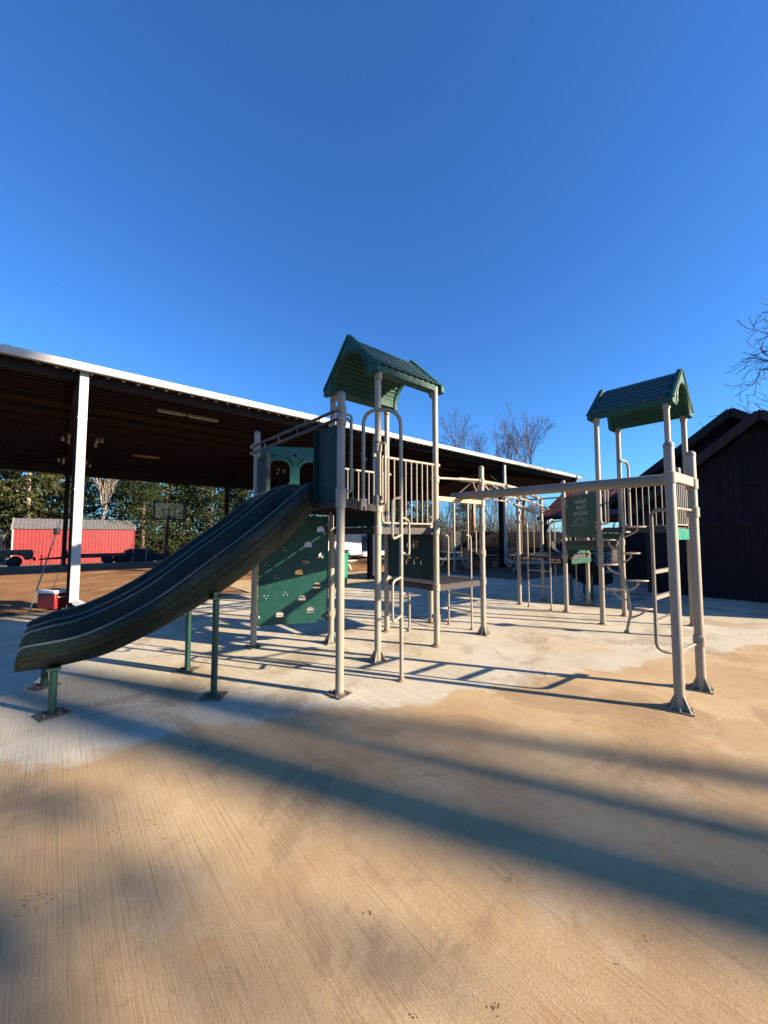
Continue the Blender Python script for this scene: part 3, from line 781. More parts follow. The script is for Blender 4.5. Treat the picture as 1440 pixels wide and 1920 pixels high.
for s, z0, z1 in ((-1, 1.55, 2.02), (1, 1.36, 1.80), (-1, .66, 1.13), (1, .50, .95)):
    d = sd * s * .19
    pts = fillet([pole + up * z1, pole + d + up * (z1 - .03), pole + d + up * (z0 + .0), pole + up * (z0 + .05)], .06)
    MB().tube(pts, .0145, 8).build("foot_loop", M_POST, lc)

# ---- leaf-step climber in front of the second tower
sp0 = Vector((3.99, -1.55, 0)); lat = Matrix.Rotation(-TH, 3, 'Z') @ Vector((.95, -.31, 0)); dep = Vector((-lat.y, lat.x, 0))
zz = [0, .42, .69, .86, 1.11, 1.30, 1.52, 1.73]
lat_off = [(0, 0), (.12, 0.01), (.19, .05), (.24, .06), (.40, .065), (.62, .04), (.86, -.01), (1.08, -.06), (1.30, -.085), (1.52, -.03), (1.70, .02), (1.9, 0), (2.6, -.02), (2.80, .02)]
stem = [sp0 + lat * (interp(z, lat_off)) + up * z for z in [.01, .15, .3, .45, .6, .75, .9, 1.05, 1.2, 1.35, 1.5, 1.65, 1.8, 2.0, 2.3, 2.6]]
hookp = spline(stem, 3) + fillet([stem[-1] + up * .02, stem[-1] + up * .26, stem[-1] + up * .26 + lat * .02 + Vector((.36, 0, 0)), stem[-1] + Vector((.36, 0, -.86)) + lat * .02], .15, 6)
leafc = MB().tube(hookp, .021, 10).build("leaf_step_climber", M_POST, play)
leafc["label"] = "branching pole climber with flat leaf-shaped steps by the second tower"
bp = link("base_plate", ring_me, leafc); bp.location = sp0; bp.scale = (.62, .62, 1)
leaf_poly = [(-.155, 0), (-.13, .045), (-.06, .085), (.03, .092), (.10, .06), (.15, .0), (.10, -.06), (.03, -.092), (-.06, -.085), (-.13, -.045)]
for i, z in enumerate(zz[1:]):
    s = 1 if i % 2 == 0 else -1
    c0 = sp0 + lat * interp(z - .16, lat_off) + up * (z - .17); cc = sp0 + lat * (interp(z, lat_off) + s * .185) + dep * rnd.uniform(-.05, .05) + up * z
    br = fillet([c0, c0 + lat * s * .10 + up * .035, cc + lat * s * .0 - up * .06, cc - up * .015], .08)
    o = MB().tube(br, .0155, 8).build("branch", M_POST, leafc)
    st = MB().extr(leaf_poly, (0, 0, -.011), (1, 0, 0), (0, 1, 0), (0, 0, .022)).build("step", M_TREAD, leafc, bevel=.007)
    st.location = cc; st.rotation_euler = (R(rnd.uniform(-3, 3)), R(rnd.uniform(-3, 3)), math.atan2(lat.y, lat.x) + rnd.uniform(-.25, .25))
# its two mounting brackets on the deck
MB().bar(stem[11], stem[11] + Vector((.36, 0, 0)), .03, .03).build("bracket", M_POST, leafc)

# ---- small ladders
def ladder(c0, c1, into, zt, rungs, name="ladder", curl=.16):
    a, b = Vector((*c0, 0)), Vector((*c1, 0)); into = Vector((*into, 0)); w = (b - a).normalized()
    o = MB().tube(fillet([a + up * .01, a + up * zt, a + up * (zt + .02) + into + w * -curl], .12, 6), .0165, 8).build(name, M_POST, play)
    MB().tube(fillet([b + up * .01, b + up * zt, b + up * (zt + .02) + into + w * curl], .12, 6), .0165, 8).build("rail", M_POST, o)
    for z in rungs: MB().tube([a + up * z, b + up * z], .0135, 8).build("rung", M_POST, o)
    for e in (a, b): q = link("foot", ring_me, o); q.location = e; q.scale = (.5, .5, .8)
    return o
ladder((2.24, .72), (2.24, .22), (-.10, 0), 1.58, (.30, .58, .86), curl=-.02)
ladder((4.91, .67), (4.93, .17), (.08, 0), 1.88, (.48, .82, 1.16), curl=.24)
# inverted-U entry rails on the far side of the low tower
for b0 in (.72, .22):
    pts = fillet([Vector((6.30, b0, .01)), Vector((6.30, b0, 1.98)), Vector((6.02, b0, 1.98)), Vector((6.02, b0, 1.17))], .13, 6)
    MB().tube(pts, .0165, 8).build("entry_rail", M_POST, play)
for b0 in (.30, .45, .60):
    MB().tube([(5.06, b0 + .3, 1.18), (5.06, b0 + .3, 1.95)], .010, 6).build("bar", M_POST, play)

# ---- rung frame clamped between the two overhead-beam posts
r1, r2 = Vector((*R1, 0)), Vector((*R2, 0)); wr = (r2 - r1).normalized(); bk = Vector((-wr.y, wr.x, 0))
f0, f1 = r1 + bk * .17 + wr * .02, r2 + bk * .17 - wr * .13
path0 = fillet([r1 + up * 1.84 + bk * .03, f0 + up * 1.84, f0 + up * .50, r1 + wr * .12 + up * .47 + bk * .05, r2 + up * .47 + bk * .02], .14, 6)
rf = MB().tube(path0, .017, 8).build("rung_frame", M_POSTW, play)
MB().tube([f1 + up * .48, f1 + up * 1.95], .019, 8).build("rail", M_POSTW, rf)
MB().tube([r1 + up * 1.86 + bk * .03, r2 + up * 1.86 + wr * .10], .017, 8).build("top_bar", M_POSTW, rf)
for z in (.76, .99, 1.24): MB().bar(f0 + up * z, f1 + up * z, .034, .034).build("rung", M_POSTW, rf)
for z in (.47, 1.86):
    MB().bar(r2 + wr * .03 + up * z, r2 + wr * .12 + up * z, .04, .045).build("clamp", M_DKBASE, rf)

# ---- overhead track beam with its two cross heads
bx = 1.615
beam = MB()
oct_ = [(.062 * math.cos(R(22.5 + 45 * k)), .062 * math.sin(R(22.5 + 45 * k))) for k in range(8)]
beam.extr(oct_, (bx, .10, 2.205), (1, 0, 0), (0, 0, 1), (0, -2.93, -.035))
tb = beam.build("overhead_beam", M_POSTW, play, smooth=20, bevel=.012)
tb["label"] = "long horizontal overhead track beam spanning from the tower to two end posts"
MB().bar((P6[0] + .03, P6[1], 2.135), (P7[0] - .03, P7[1], 2.135), .05, .075).build("cross_head", M_YELLOWTAN, tb, bevel=.008)
MB().bar((R1[0] + .03, R1[1], 2.16), (R2[0] - .03, R2[1], 2.16), .05, .10).build("cross_head", M_POST, tb, bevel=.008)
MB().box(((R1[0] + R2[0]) / 2 - .06, R1[1] + .015, 2.24), (.06, .06, .07)).build("end_stop", M_POSTW, tb, bevel=.012)
MB().box(((R1[0] + R2[0]) / 2 + .16, R1[1] - .03, 2.18), (.13, .012, .05)).build("maker_plate", M_BASE, tb)
for s in (-1, 1): MB().bar((bx + s * .30, 0 - .04, 2.13), (bx + s * .04, -.02, 2.16), .03, .05).build("brace", M_YELLOWTAN, tb)

# ---- overhead climber from the tower bar to the far low tower
MB().tube([(P6[0], P6[1], 2.44), (P7[0], P7[1], 2.50)], .019, 10).build("tie_bar", M_POST, play)
spine = spline([(1.62, -.04, 2.475), (2.5, -.02, 2.49), (3.4, .08, 2.49), (4.2, .24, 2.46), (5.0, .42, 2.40)], 5)
oc = MB().tube(spine, .033, 10).build("overhead_climber", M_POST, play)
for s in (-1, 1):
    MB().tube([p + Vector((0, s * .21, -.24)) for p in spine[2:]], .015, 8).build("side_rail", M_POST, oc)
for i in range(2, len(spine) - 1, 1):
    p = spine[i]
    if i < 13:
        for s in (-1, 1):
            q = spine[i + 1] if i % 2 else spine[i - 1]
            MB().tube([p + up * -.01, q + Vector((0, s * .21, -.24))], .0115, 6).build("strut", M_POST, oc)
    else:
        pts = [p + Vector((0, .21 * math.cos(R(a)), -.24 - .11 * math.sin(R(a)))) for a in range(0, 181, 20)]
        MB().tube(pts, .0125, 6).build("ring_rung", M_POST, oc)
MB().tube([(P9[0], P9[1], 2.40), (P8[0], P8[1], 2.40)], .019, 10).build("end_bar", M_POST, oc)

# ---- second slide, seen end-on in the shade behind the low tower
prof2 = [(0, 1.17), (.25, 1.16), (.6, .93), (1.0, .62), (1.4, .40), (1.75, .33), (2.05, .33)]
m = MB(); path = spline([(6.05 + x, 0, z) for x, z in prof2], 4)
cs = [(-.34, .0), (-.36, .16), (-.33, .27), (-.29, .26), (-.26, .10), (-.18, .02), (0, -.01), (.18, .02), (.26, .10), (.29, .26), (.33, .27), (.36, .16), (.34, .0), (.2, -.06), (-.2, -.06)]
for p in path: m.v += [(p.x, .40 + y, p.z + z) for y, z in cs]
k = len(cs)
for i in range(len(path) - 1):
    for j in range(k): m.f.append((i * k + j, i * k + (j + 1) % k, (i + 1) * k + (j + 1) % k, (i + 1) * k + j))
m.f.append(tuple(range(k))[::-1]); m.f.append(tuple((len(path) - 1) * k + j for j in range(k)))
s2 = m.build("single_slide", M_SLIDE, play, smooth=45)
for x, z in ((7.0, .62), (7.75, .28)):
    for b0 in (.15, .65): MB().lathe((x, b0, 0), [(.03, .005), (.03, z)], 10).build("leg", M_LEG, s2)
# ---------------------------------------------------------------- pavilion
PB0, PB1, PA = 7.15, 23.0, [-11.3, -2.87, 5.55, 14.0, 22.35]
RA0, RA1 = -15.0, 22.75
ZE, RIDGE_B = 5.34, (PB0 + PB1) / 2
ZRG = ZE + 1.55
pav = empty("pavilion", W(0, RIDGE_B, 0), TH, "long open-sided steel pavilion with white fascia and dark underside", "pavilion")
def PV(a, b, z): return Vector((a, b - RIDGE_B, z))
def roofz(b): return ZRG - (ZRG - ZE) * abs(b - RIDGE_B) / (RIDGE_B - PB0)
OV = .32
# ribbed roof sheets, one slope each
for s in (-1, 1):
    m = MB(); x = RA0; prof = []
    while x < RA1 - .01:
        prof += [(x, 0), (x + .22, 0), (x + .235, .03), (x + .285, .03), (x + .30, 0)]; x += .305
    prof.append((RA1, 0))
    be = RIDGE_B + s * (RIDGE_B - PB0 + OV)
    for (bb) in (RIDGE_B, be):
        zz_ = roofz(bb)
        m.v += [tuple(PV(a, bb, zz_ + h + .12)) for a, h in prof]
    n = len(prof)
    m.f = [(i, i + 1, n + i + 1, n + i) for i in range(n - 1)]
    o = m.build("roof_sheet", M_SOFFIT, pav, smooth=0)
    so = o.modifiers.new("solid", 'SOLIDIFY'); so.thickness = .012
    # purlins
    for k in range(9):
        bb = RIDGE_B + s * (RIDGE_B - PB0) * (k + .5) / 9
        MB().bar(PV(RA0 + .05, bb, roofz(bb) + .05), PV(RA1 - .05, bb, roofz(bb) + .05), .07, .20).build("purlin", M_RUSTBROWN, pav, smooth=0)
# white fascia and gutter, in lengths
for bb, s in ((PB0 - OV, -1), (PB1 + OV, 1)):
    z0 = roofz(bb); xs = [RA0 + (RA1 - RA0) * i / 6 for i in range(7)]
    for i in range(6):
        m = MB(); m.extr([(0, -.05), (.11, -.05), (.13, .03), (.115, .04), (.115, .115), (.02, .13), (0, .11)], PV(xs[i] + .003, bb, z0), Vector((0, s, 0)), (0, 0, 1), Vector((xs[i + 1] - xs[i] - .006, 0, 0)))
        m.build("gutter_length", M_WHITE, pav, smooth=0)
for a in (RA0 - .02, RA1 + .02):
    for s in (-1, 1):
        be = RIDGE_B + s * (RIDGE_B - PB0 + OV + .15)
        MB().bar(PV(a, RIDGE_B, ZRG + .1), PV(a, be, roofz(be) + .1), .04, .2).build("rake_trim", M_WHITE, pav, smooth=0)
# frames: columns, rafters, knee braces
for i, a in enumerate(PA):
    for bb, s in ((PB0, -1), (PB1, 1)):
        c = MB()
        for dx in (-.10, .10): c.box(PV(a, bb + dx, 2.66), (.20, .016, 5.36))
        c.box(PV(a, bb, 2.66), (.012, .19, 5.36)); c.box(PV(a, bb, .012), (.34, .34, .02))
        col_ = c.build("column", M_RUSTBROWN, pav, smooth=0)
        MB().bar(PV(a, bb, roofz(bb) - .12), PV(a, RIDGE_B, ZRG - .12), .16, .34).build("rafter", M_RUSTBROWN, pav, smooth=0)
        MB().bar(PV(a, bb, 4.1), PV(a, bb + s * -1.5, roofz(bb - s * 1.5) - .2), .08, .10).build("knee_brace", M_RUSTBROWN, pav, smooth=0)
        if s == -1 and i > 0:
            wd = .165 if i == 1 else .14
            ds = MB().bar(PV(a + .03, bb - .19, .14), PV(a + .03, bb - .19, 5.36), .11, wd, up=(1, 0, 0)).build("downspout", M_WHITE, col_, smooth=0, bevel=.012)
            MB().bar(PV(a + .05, bb - .20, .15), PV(a + .25, bb - .34, .03), .11, .10).build("downspout_shoe", M_WHITE, col_, smooth=0)
            for z in (1.0, 2.6, 4.2): MB().box(PV(a + .03, bb - .192, z), (wd + .012, .125, .03)).build("strap", M_WHITE, col_, smooth=0)
MB().bar(PV(RA0, PB0, ZE - .14), PV(RA1, PB0, ZE - .14), .10, .24).build("eave_beam", M_RUSTBROWN, pav, smooth=0)
MB().bar(PV(RA0, PB1, ZE - .25), PV(RA1, PB1, ZE - .25), .12, .55).build("eave_beam", M_RUSTBROWN, pav, smooth=0)
# closed far gable, made of ribbed wall sheets
ns_ = 16
for i in range(ns_):
    b0 = PB0 + (PB1 - PB0) * i / ns_; b1 = PB0 + (PB1 - PB0) * (i + 1) / ns_
    m = MB(); prof = []
    for j in range(4):
        q0 = b0 + (b1 - b0) * j / 4; w4 = (b1 - b0) / 4
        prof += [(q0, 0), (q0 + w4 * .70, 0), (q0 + w4 * .76, .03), (q0 + w4 * .92, .03)]
    prof.append((b1, 0)); n = len(prof)
    m.v = [tuple(PV(RA1 - .25 + h, b, 4.92)) for b, h in prof] + [tuple(PV(RA1 - .25 + h, b, roofz(b) + .12)) for b, h in prof]
    m.f = [(k, k + 1, n + k + 1, n + k) for k in range(n - 1)]
    o = m.build("wall_sheet", M_SIDING, pav, smooth=0); so = o.modifiers.new("solid", 'SOLIDIFY'); so.thickness = .01
MB().bar(PV(RA1 - .25, PB0, 4.88), PV(RA1 - .25, PB1, 4.88), .10, .12).build("sill_girt", M_RUSTBROWN, pav, smooth=0)
MB().box(PV(RA1 - .4, RIDGE_B, 3.2), (.22, .22, 6.4)).build("end_column", mat("salmon_painted_column", (.42, .17, .11), .6, var=.15), pav, smooth=0)
MB().box(PV(RA1 - .4, RIDGE_B - .15, 2.2), (.42, .12, .3)).build("column_bracket", M_SIDING, pav, smooth=0)
# conduit along the back beam
MB().tube([PV(-15, PB1 - 1.2, 4.72), PV(-3.0, PB1 - 1.2, 4.72)], .03, 6).build("conduit", M_TUBE, pav)

# strip lights hung under the roof
def strip_light(a, b, L, label):
    t = empty("strip_light", W(a, b, roofz(b) - .30), TH, label, "light")
    t["group"] = "strip lights under the pavilion roof"
    MB().box((0, 0, 0), (L, .13, .06)).build("housing", M_TUBE, t, bevel=.008)
    for dy in (-.035, .035): MB().tube([(-L / 2 + .04, dy, -.045), (L / 2 - .04, dy, -.045)], .018, 8).build("tube", M_JAR, t)
    for dx in (-L * .36, L * .36): MB().tube([(dx, 0, .03), (dx, 0, .36)], .006, 5).build("hanger", M_DARKMETAL, t)
strip_light(-.48, 10.0, .84, "pale strip light under the pavilion roof, left one of the nearer pair")
strip_light(.48, 10.0, 1.0, "pale strip light under the pavilion roof, right one of the nearer pair")
strip_light(.25, 19.5, 1.2, "single pale strip light deeper under the pavilion roof")
# ring chandeliers of small jars
def chandelier(a, b, z, label):
    t = empty("jar_chandelier", W(a, b, z), TH, label, "chandelier"); t["group"] = "jar chandeliers under the pavilion roof"
    MB().tube([(.55 * math.cos(R(q)), .55 * math.sin(R(q)), 0) for q in range(0, 360, 20)], .02, 6, closed=True).build("ring", M_DARKMETAL, t)
    MB().tube([(0, 0, 0), (0, 0, max(.3, roofz(b) - z - .02))], .008, 5).build("chain", M_DARKMETAL, t)
    sp = MB()
    for q in (0, 90): sp.bar((.55 * math.cos(R(q)), .55 * math.sin(R(q)), 0), (-.55 * math.cos(R(q)), -.55 * math.sin(R(q)), 0), .025, .025)
    sp.build("spoke", M_DARKMETAL, t)
    me = MB().lathe((0, 0, 0), [(.03, -.02), (.045, -.05), (.05, -.15), (.045, -.18)], 10).mesh("jar", M_JAR)
    for k in range(8):
        j = link("jar", me, t); j.location = (.55 * math.cos(R(45 * k)), .55 * math.sin(R(45 * k)), rnd.uniform(-.12, .02))
chandelier(-2.6, 13.5, 5.15, "jar chandelier behind the white downspout, upper and nearer of two")
chandelier(-2.7, 18.2, 5.0, "jar chandelier behind the white downspout, lower and farther of two")
chandelier(5.3, 15.0, 5.1, "jar chandelier deep under the roof near the slide guard rail")

# ---------------------------------------------------------------- red shed
shed_p = W(-1.8, 40.8, ground_z(40) - .03)
shed = empty("red_shed", shed_p, TH, "low red metal shed with grey roof and white trim beyond the pavilion", "shed")
SL_, SD_, SH_, SR_ = 8.2, 3.6, 2.92, 3.78
def ribbed(p, ex, ez_, L, H, m_, name, par, pitch=.23):
    ex, ez_ = Vector(ex), Vector(ez_); nn = ex.cross(ez_); n = int(L / pitch); prof = []
    for i in range(n):
        x = L * i / n; w = L / n; prof += [(x, 0), (x + w * .72, 0), (x + w * .78, .03), (x + w * .94, .03)]
    prof.append((L, 0)); q = MB(); k = len(prof)
    q.v = [tuple(Vector(p) + ex * x + nn * h) for x, h in prof] + [tuple(Vector(p) + ex * x + nn * h + ez_ * H) for x, h in prof]
    q.f = [(i, i + 1, k + i + 1, k + i) for i in range(k - 1)]
    o = q.build(name, m_, par, smooth=0); s_ = o.modifiers.new("solid", 'SOLIDIFY'); s_.thickness = .01; return o
for x, lab in ((-SL_ / 2, None),):
    ribbed((-SL_ / 2, -SD_ / 2, 0), (1, 0, 0), (0, 0, 1), SL_, SH_, M_RED, "wall", shed)
    ribbed((SL_ / 2, SD_ / 2, 0), (-1, 0, 0), (0, 0, 1), SL_, SH_, M_RED, "wall", shed)
    for sx in (-1, 1):
        MB().extr([(-SD_ / 2, 0), (SD_ / 2, 0), (SD_ / 2, SH_), (0, SR_), (-SD_ / 2, SH_)], (sx * (SL_ / 2 - .03), 0, 0), (0, 1, 0), (0, 0, 1), (.02, 0, 0)).build("end_wall", M_RED, shed, smooth=0)
sl_ = Vector((0, SD_ / 2 + .12, SR_ - SH_ + .04)); 
ribbed((-SL_ / 2 - .1, -SD_ / 2 - .12, SH_ + .01), (1, 0, 0), sl_.normalized(), SL_ + .2, sl_.length, M_GREYROOF, "roof", shed, .25)
ribbed((SL_ / 2 + .1, SD_ / 2 + .12, SH_ + .01), (-1, 0, 0), Vector((0, -sl_.y, sl_.z)).normalized(), SL_ + .2, sl_.length, M_GREYROOF, "roof", shed, .25)
for sx in (-1, 1):
    for sy in (-1, 1):
        MB().bar((sx * (SL_ / 2 + .12), sy * (SD_ / 2 + .14), SH_ - .03), (sx * (SL_ / 2 + .12), 0, SR_ + .05), .04, .14).build("rake_trim", M_WHITE, shed, smooth=0)
        MB().box((sx * (SL_ / 2 + .02), sy * (SD_ / 2 + .02), SH_ / 2), (.09, .09, SH_)).build("corner_trim", M_WHITE if sx < 0 else M_RED, shed, smooth=0)

# ---------------------------------------------------------------- vehicles
def wheel(par, x, y, r=.38, w=.24, rim_m=M_DARKMETAL):
    o = MB(); prof = [(r * .62, -w / 2), (r * .9, -w / 2), (r, -w * .36), (r, w * .36), (r * .9, w / 2), (r * .62, w / 2)]
    seg = 24
    for (rr, yy) in prof:
        for k in range(seg): o.v.append((x + rr * math.cos(2 * math.pi * k / seg), y + yy, r + rr * math.sin(2 * math.pi * k / seg)))
    n = len(prof)
    for i in range(n):
        for k in range(seg): o.f.append((i * seg + k, i * seg + (k + 1) % seg, ((i + 1) % n) * seg + (k + 1) % seg, ((i + 1) % n) * seg + k))
    t = o.build("wheel", M_RUBBER, par)
    rim = MB()
    for s in (-1, 1): rim.tube([(x, y + s * w * .30, r), (x, y + s * w * .42, r)], [r * .60, r * .45], 14)
    rim.build("rim", rim_m, t); return t
def pickup(loc, rz, paint, label, name="pickup_truck"):
    t = empty(name, loc, rz, label, "truck")
    body = [(-2.75, .55), (-2.75, 1.05), (-2.55, 1.12), (-1.25, 1.17), (-.72, 1.80), (.55, 1.84), (.95, 1.20), (2.72, 1.20), (2.75, .60), (2.35, .52), (2.20, .82), (1.80, .92), (1.42, .80), (1.28, .50), (-1.25, .50), (-1.40, .80), (-1.80, .92), (-2.20, .80), (-2.36, .52)]
    MB().extr(body[::-1], (0, -.93, 0), (1, 0, 0), (0, 0, 1), (0, 1.86, 0)).build("body", paint, t, smooth=25, bevel=.05)
    MB().box((1.85, 0, 1.19), (1.6, 1.55, .05)).build("bed_floor", M_DARKMETAL, t)
    for sy in (-1, 1):
        y = sy * .936
        MB().extr([(-1.12, 1.20), (-.68, 1.72), (-.12, 1.74), (-.12, 1.20)], (0, y - .004, 0), (1, 0, 0), (0, 0, 1), (0, .008, 0)).build("side_window", M_GLASS, t, smooth=0)
        MB().extr([(-.04, 1.20), (-.04, 1.74), (.50, 1.76), (.80, 1.20)], (0, y - .004, 0), (1, 0, 0), (0, 0, 1), (0, .008, 0)).build("side_window", M_GLASS, t, smooth=0)
        MB().box((-1.30, sy * 1.02, 1.25), (.12, .16, .16)).build("mirror", M_DARKMETAL, t, bevel=.02)
        MB().box((2.74, sy * .80, .98), (.04, .16, .34)).build("tail_light", M_COOLRED, t, bevel=.01)
        MB().box((-2.75, sy * .72, .92), (.05, .36, .18)).build("headlight", M_COOLWHITE, t, bevel=.02)
        MB().box((-.20, y + sy * .01, 1.08), (.18, .03, .04)).build("door_handle", M_DARKMETAL, t)
        for x in (-1.80, 1.80): wheel(t, x, sy * .80)
    MB().bar((-1.22, -.0, 1.22), (-.76, 0, 1.76), 1.55, .012, up=(-1, 0, 1)).build("windscreen", M_GLASS, t, smooth=0)
    MB().bar((.60, 0, 1.78), (.92, 0, 1.27), 1.5, .02, up=(1, 0, 1)).build("rear_window", M_GLASS, t, smooth=0)
    MB().box((2.82, 0, .56), (.16, 1.7, .16)).build("rear_bumper", M_DARKMETAL, t, bevel=.02)
    MB().box((-2.80, 0, .58), (.16, 1.8, .22)).build("front_bumper", M_DARKMETAL, t, bevel=.03)
    MB().box((-2.765, 0, .90), (.03, .95, .24)).build("grille", M_DARKMETAL, t)
    return t
zf = ground_z(40)
pickup(W(-7.2, 33.5, ground_z(33.5) - .03), TH + R(2), M_BLACK, "black pickup truck hitched to a flatbed trailer before the red shed")
tr = empty("flatbed_trailer", W(-1.0, 33.6, ground_z(33.6) - .03), TH, "long dark flatbed trailer standing in front of the red shed", "trailer")
MB().box((.4, 0, .62), (4.6, 1.9, .12)).build("bed", M_DARKMETAL, tr)
for sy in (-.9, .9):
    MB().bar((-1.9, sy, .76), (2.6, sy, .76), .05, .09).build("side_rail", M_DARKMETAL, tr)
    for x in (.9, 1.7): wheel(tr, x, sy * 1.08, .33, .2)
    MB().bar((-1.9, sy * .9, .58), (-3.1, 0, .52), .08, .1).build("tongue", M_DARKMETAL, tr)
MB().tube([(-3.0, 0, .05), (-3.0, 0, .85)], .035, 8).build("jack", M_DARKMETAL, tr)
MB().box((-1.7, 0, .95), (.3, .9, .32)).build("toolbox", M_DARKMETAL, tr, bevel=.02)
MB().bar((-1.2, -.5, .9), (-.9, -.5, 1.12), .08, .25).build("ramp_bracket", M_DARKMETAL, tr)
gen = empty("cargo_crate", W(2.0, 33.5, ground_z(33.5) - .03), TH, "dark boxy covered crate at the right end of the flatbed trailer", "crate")
MB().box((0, 0, .52), (1.9, 1.5, 1.04)).build("body", M_DARKMETAL, gen, bevel=.05)
MB().box((-.1, 0, 1.10), (1.3, 1.3, .12)).build("lid", M_BLACK, gen, bevel=.04)
for x in (-.5, .4): MB().box((x, 0, .6), (.05, 1.54, 1.16)).build("strap", M_CHROME, gen)
MB().box((1.55, 0, .35), (1.2, 1.4, .7)).build("side_box", M_DARKMETAL, gen, bevel=.04)

# ---------------------------------------------------------------- basketball hoop
hp = empty("basketball_hoop", W(1.35, 19.4, 0), TH, "freestanding dark basketball hoop with clear backboard under the pavilion", "basketball hoop")
MB().bar((0, .5, .1), (0, .25, 2.1), .14, .16, up=(0, 1, 0)).build("pole", M_DARKMETAL, hp)
MB().bar((0, .3, 1.9), (0, -.1, 2.95), .10, .12, up=(0, 1, 0)).build("arm", M_DARKMETAL, hp)
MB().box((0, .7, .10), (.9, 1.1, .2)).build("base", M_BLACK, hp, bevel=.04)
bbf = MB()
for p, q in (((-.7, -.15, 2.45), (.7, -.15, 2.45)), ((-.7, -.15, 3.35), (.7, -.15, 3.35)), ((-.7, -.15, 2.45), (-.7, -.15, 3.35)), ((.7, -.15, 2.45), (.7, -.15, 3.35))): bbf.bar(p, q, .06, .07)
bf = bbf.build("backboard_frame", M_DARKMETAL, hp, smooth=0)
def clear_mat():
    k = NT("clear_backboard"); k.base((.8, .85, .85, 1)); k.rough(.05); k.b.inputs["Alpha"].default_value = .10; return k.m
MB().box((0, -.15, 2.9), (1.36, .012, .86)).build("pane", clear_mat(), bf)
bx_ = MB()
for p, q in (((-.28, -.165, 2.56), (.28, -.165, 2.56)), ((-.28, -.165, 2.98), (.28, -.165, 2.98)), ((-.28, -.165, 2.56), (-.28, -.165, 2.98)), ((.28, -.165, 2.56), (.28, -.165, 2.98))): bx_.bar(p, q, .012, .04)
bx_.build("target_square", M_DARKMETAL, bf, smooth=0)
MB().tube([(.23 * math.cos(R(q)), -.42 + .23 * math.sin(R(q)), 2.56) for q in range(0, 360, 20)], .012, 6, closed=True).build("rim", M_MAROON, hp)
MB().box((0, -.18, 2.55), (.16, .08, .14)).build("rim_mount", M_MAROON, hp)
hq = copy_tree(hp); hq.location = W(6.6, 20.2, 0)
hq.rotation_euler = (0, 0, TH + R(4)); hq["label"] = "basketball hoop with white framed backboard seen through the slide deck panel"
hp["group"] = hq["group"] = "basketball hoops under the pavilion"
for ch in hq.children:
    if ch.name.startswith("backboard"):
        ch.data = ch.data.copy(); ch.data.materials[0] = M_WHITE
        for g in ch.children:
            if g.name.startswith("target"): g.data = g.data.copy(); g.data.materials[0] = M_WHITE

# ---------------------------------------------------------------- cooler and pole by the first downspout
ck = empty("cooler", Vector((-7.33, 8.62, -.012)), R(-14), "red cooler with a white lid beside the white downspout", "cooler")
MB().box((0, 0, .17), (.50, .32, .34)).build("body", M_COOLRED, ck, bevel=.02)
MB().box((0, 0, .37), (.53, .35, .07)).build("lid", M_COOLWHITE, ck, bevel=.02)
MB().box((.0, 0, .41), (.20, .12, .012)).build("lid_recess", M_DARKMETAL, ck, bevel=.004)
for s in (-1, 1): MB().tube(fillet([(s * .26, -.1, .26), (s * .30, -.1, .26), (s * .30, .1, .26), (s * .26, .1, .26)], .03), .01, 6).build("handle", M_COOLWHITE, ck)
pl_ = W(-3.55, 6.78, 0.0); pt_ = W(-3.12, 7.12, 1.95)
po = empty("leaning_pole", pl_, 0, "thin pale pole leaning against the white downspout", "pole")
MB().tube([(0, 0, .01), (pt_ - pl_) * .55], .013, 8).build("shaft", M_GREYROOF, po)
MB().tube([(pt_ - pl_) * .55, (pt_ - pl_)], .012, 8).build("upper_shaft", M_DARKMETAL, po)
MB().box((pt_ - pl_) * .86, (.10, .08, .14)).build("grip", M_DARKMETAL, po, bevel=.02)
cord = [W(-3.05, 7.02, 1.05), W(-3.12, 7.0, .75), W(-3.2, 7.0, .42)]
tag(MB().tube(spline(cord, 5), .005, 5).build("green_cord", mat("green_cord_fibre", (.02, .12, .05), .8)), "thin green cord hanging down to the cooler lid", "cord")

# ---------------------------------------------------------------- things standing around the back of the yard
bn = empty("wheelie_bin", W(3.5, 6.35, 0), TH + R(25), "bright green wheeled rubbish bin beside the pavilion column", "bin")
MB().extr([(-.24, .08), (.24, .08), (.30, .98), (-.30, .98)], (0, -.29, 0), (1, 0, 0), (0, 0, 1), (0, .58, 0)).build("body", M_BIN, bn, bevel=.02)
MB().box((0, 0, 1.0), (.66, .66, .06)).build("rim", M_BIN, bn, bevel=.015)
MB().bar((-.32, 0, 1.03), (.32, 0, 1.10), .64, .04).build("lid", M_DARKMETAL, bn, bevel=.015)
for s in (-1, 1):
    MB().tube([(-.24, s * .30, .10), (-.24, s * .24, .10)], .10, 14).build("wheel", M_RUBBER, bn)
def picnic(loc, rz, label, m=M_WOOD):
    t = empty("picnic_table", loc, rz, label, "table"); t["group"] = "picnic tables in the yard"
    for i in range(5): MB().box((0, -.32 + .16 * i, .74), (1.9, .145, .04)).build("top_plank", m, t, smooth=0)
    for s in (-1, 1):
        for i in range(2): MB().box((0, s * (.66 + .14 * i), .44), (1.9, .125, .04)).build("seat_plank", m, t, smooth=0)
    for x in (-.7, .7):
        MB().box((x, 0, .40), (.05, 1.56, .08)).build("seat_beam", m, t, smooth=0)
        for s in (-1, 1): MB().bar((x + .05, s * .70, .02), (x + .05, s * .22, .72), .05, .09, up=(1, 0, 0)).build("leg", m, t, smooth=0)
    return t
picnic(W(12.4, 9.3, -.012), TH + R(60), "pale picnic table right of the low perforated deck")
picnic(W(6.3, 11.2, -.012), TH + R(12), "pale picnic table behind the green bin, under the pavilion")
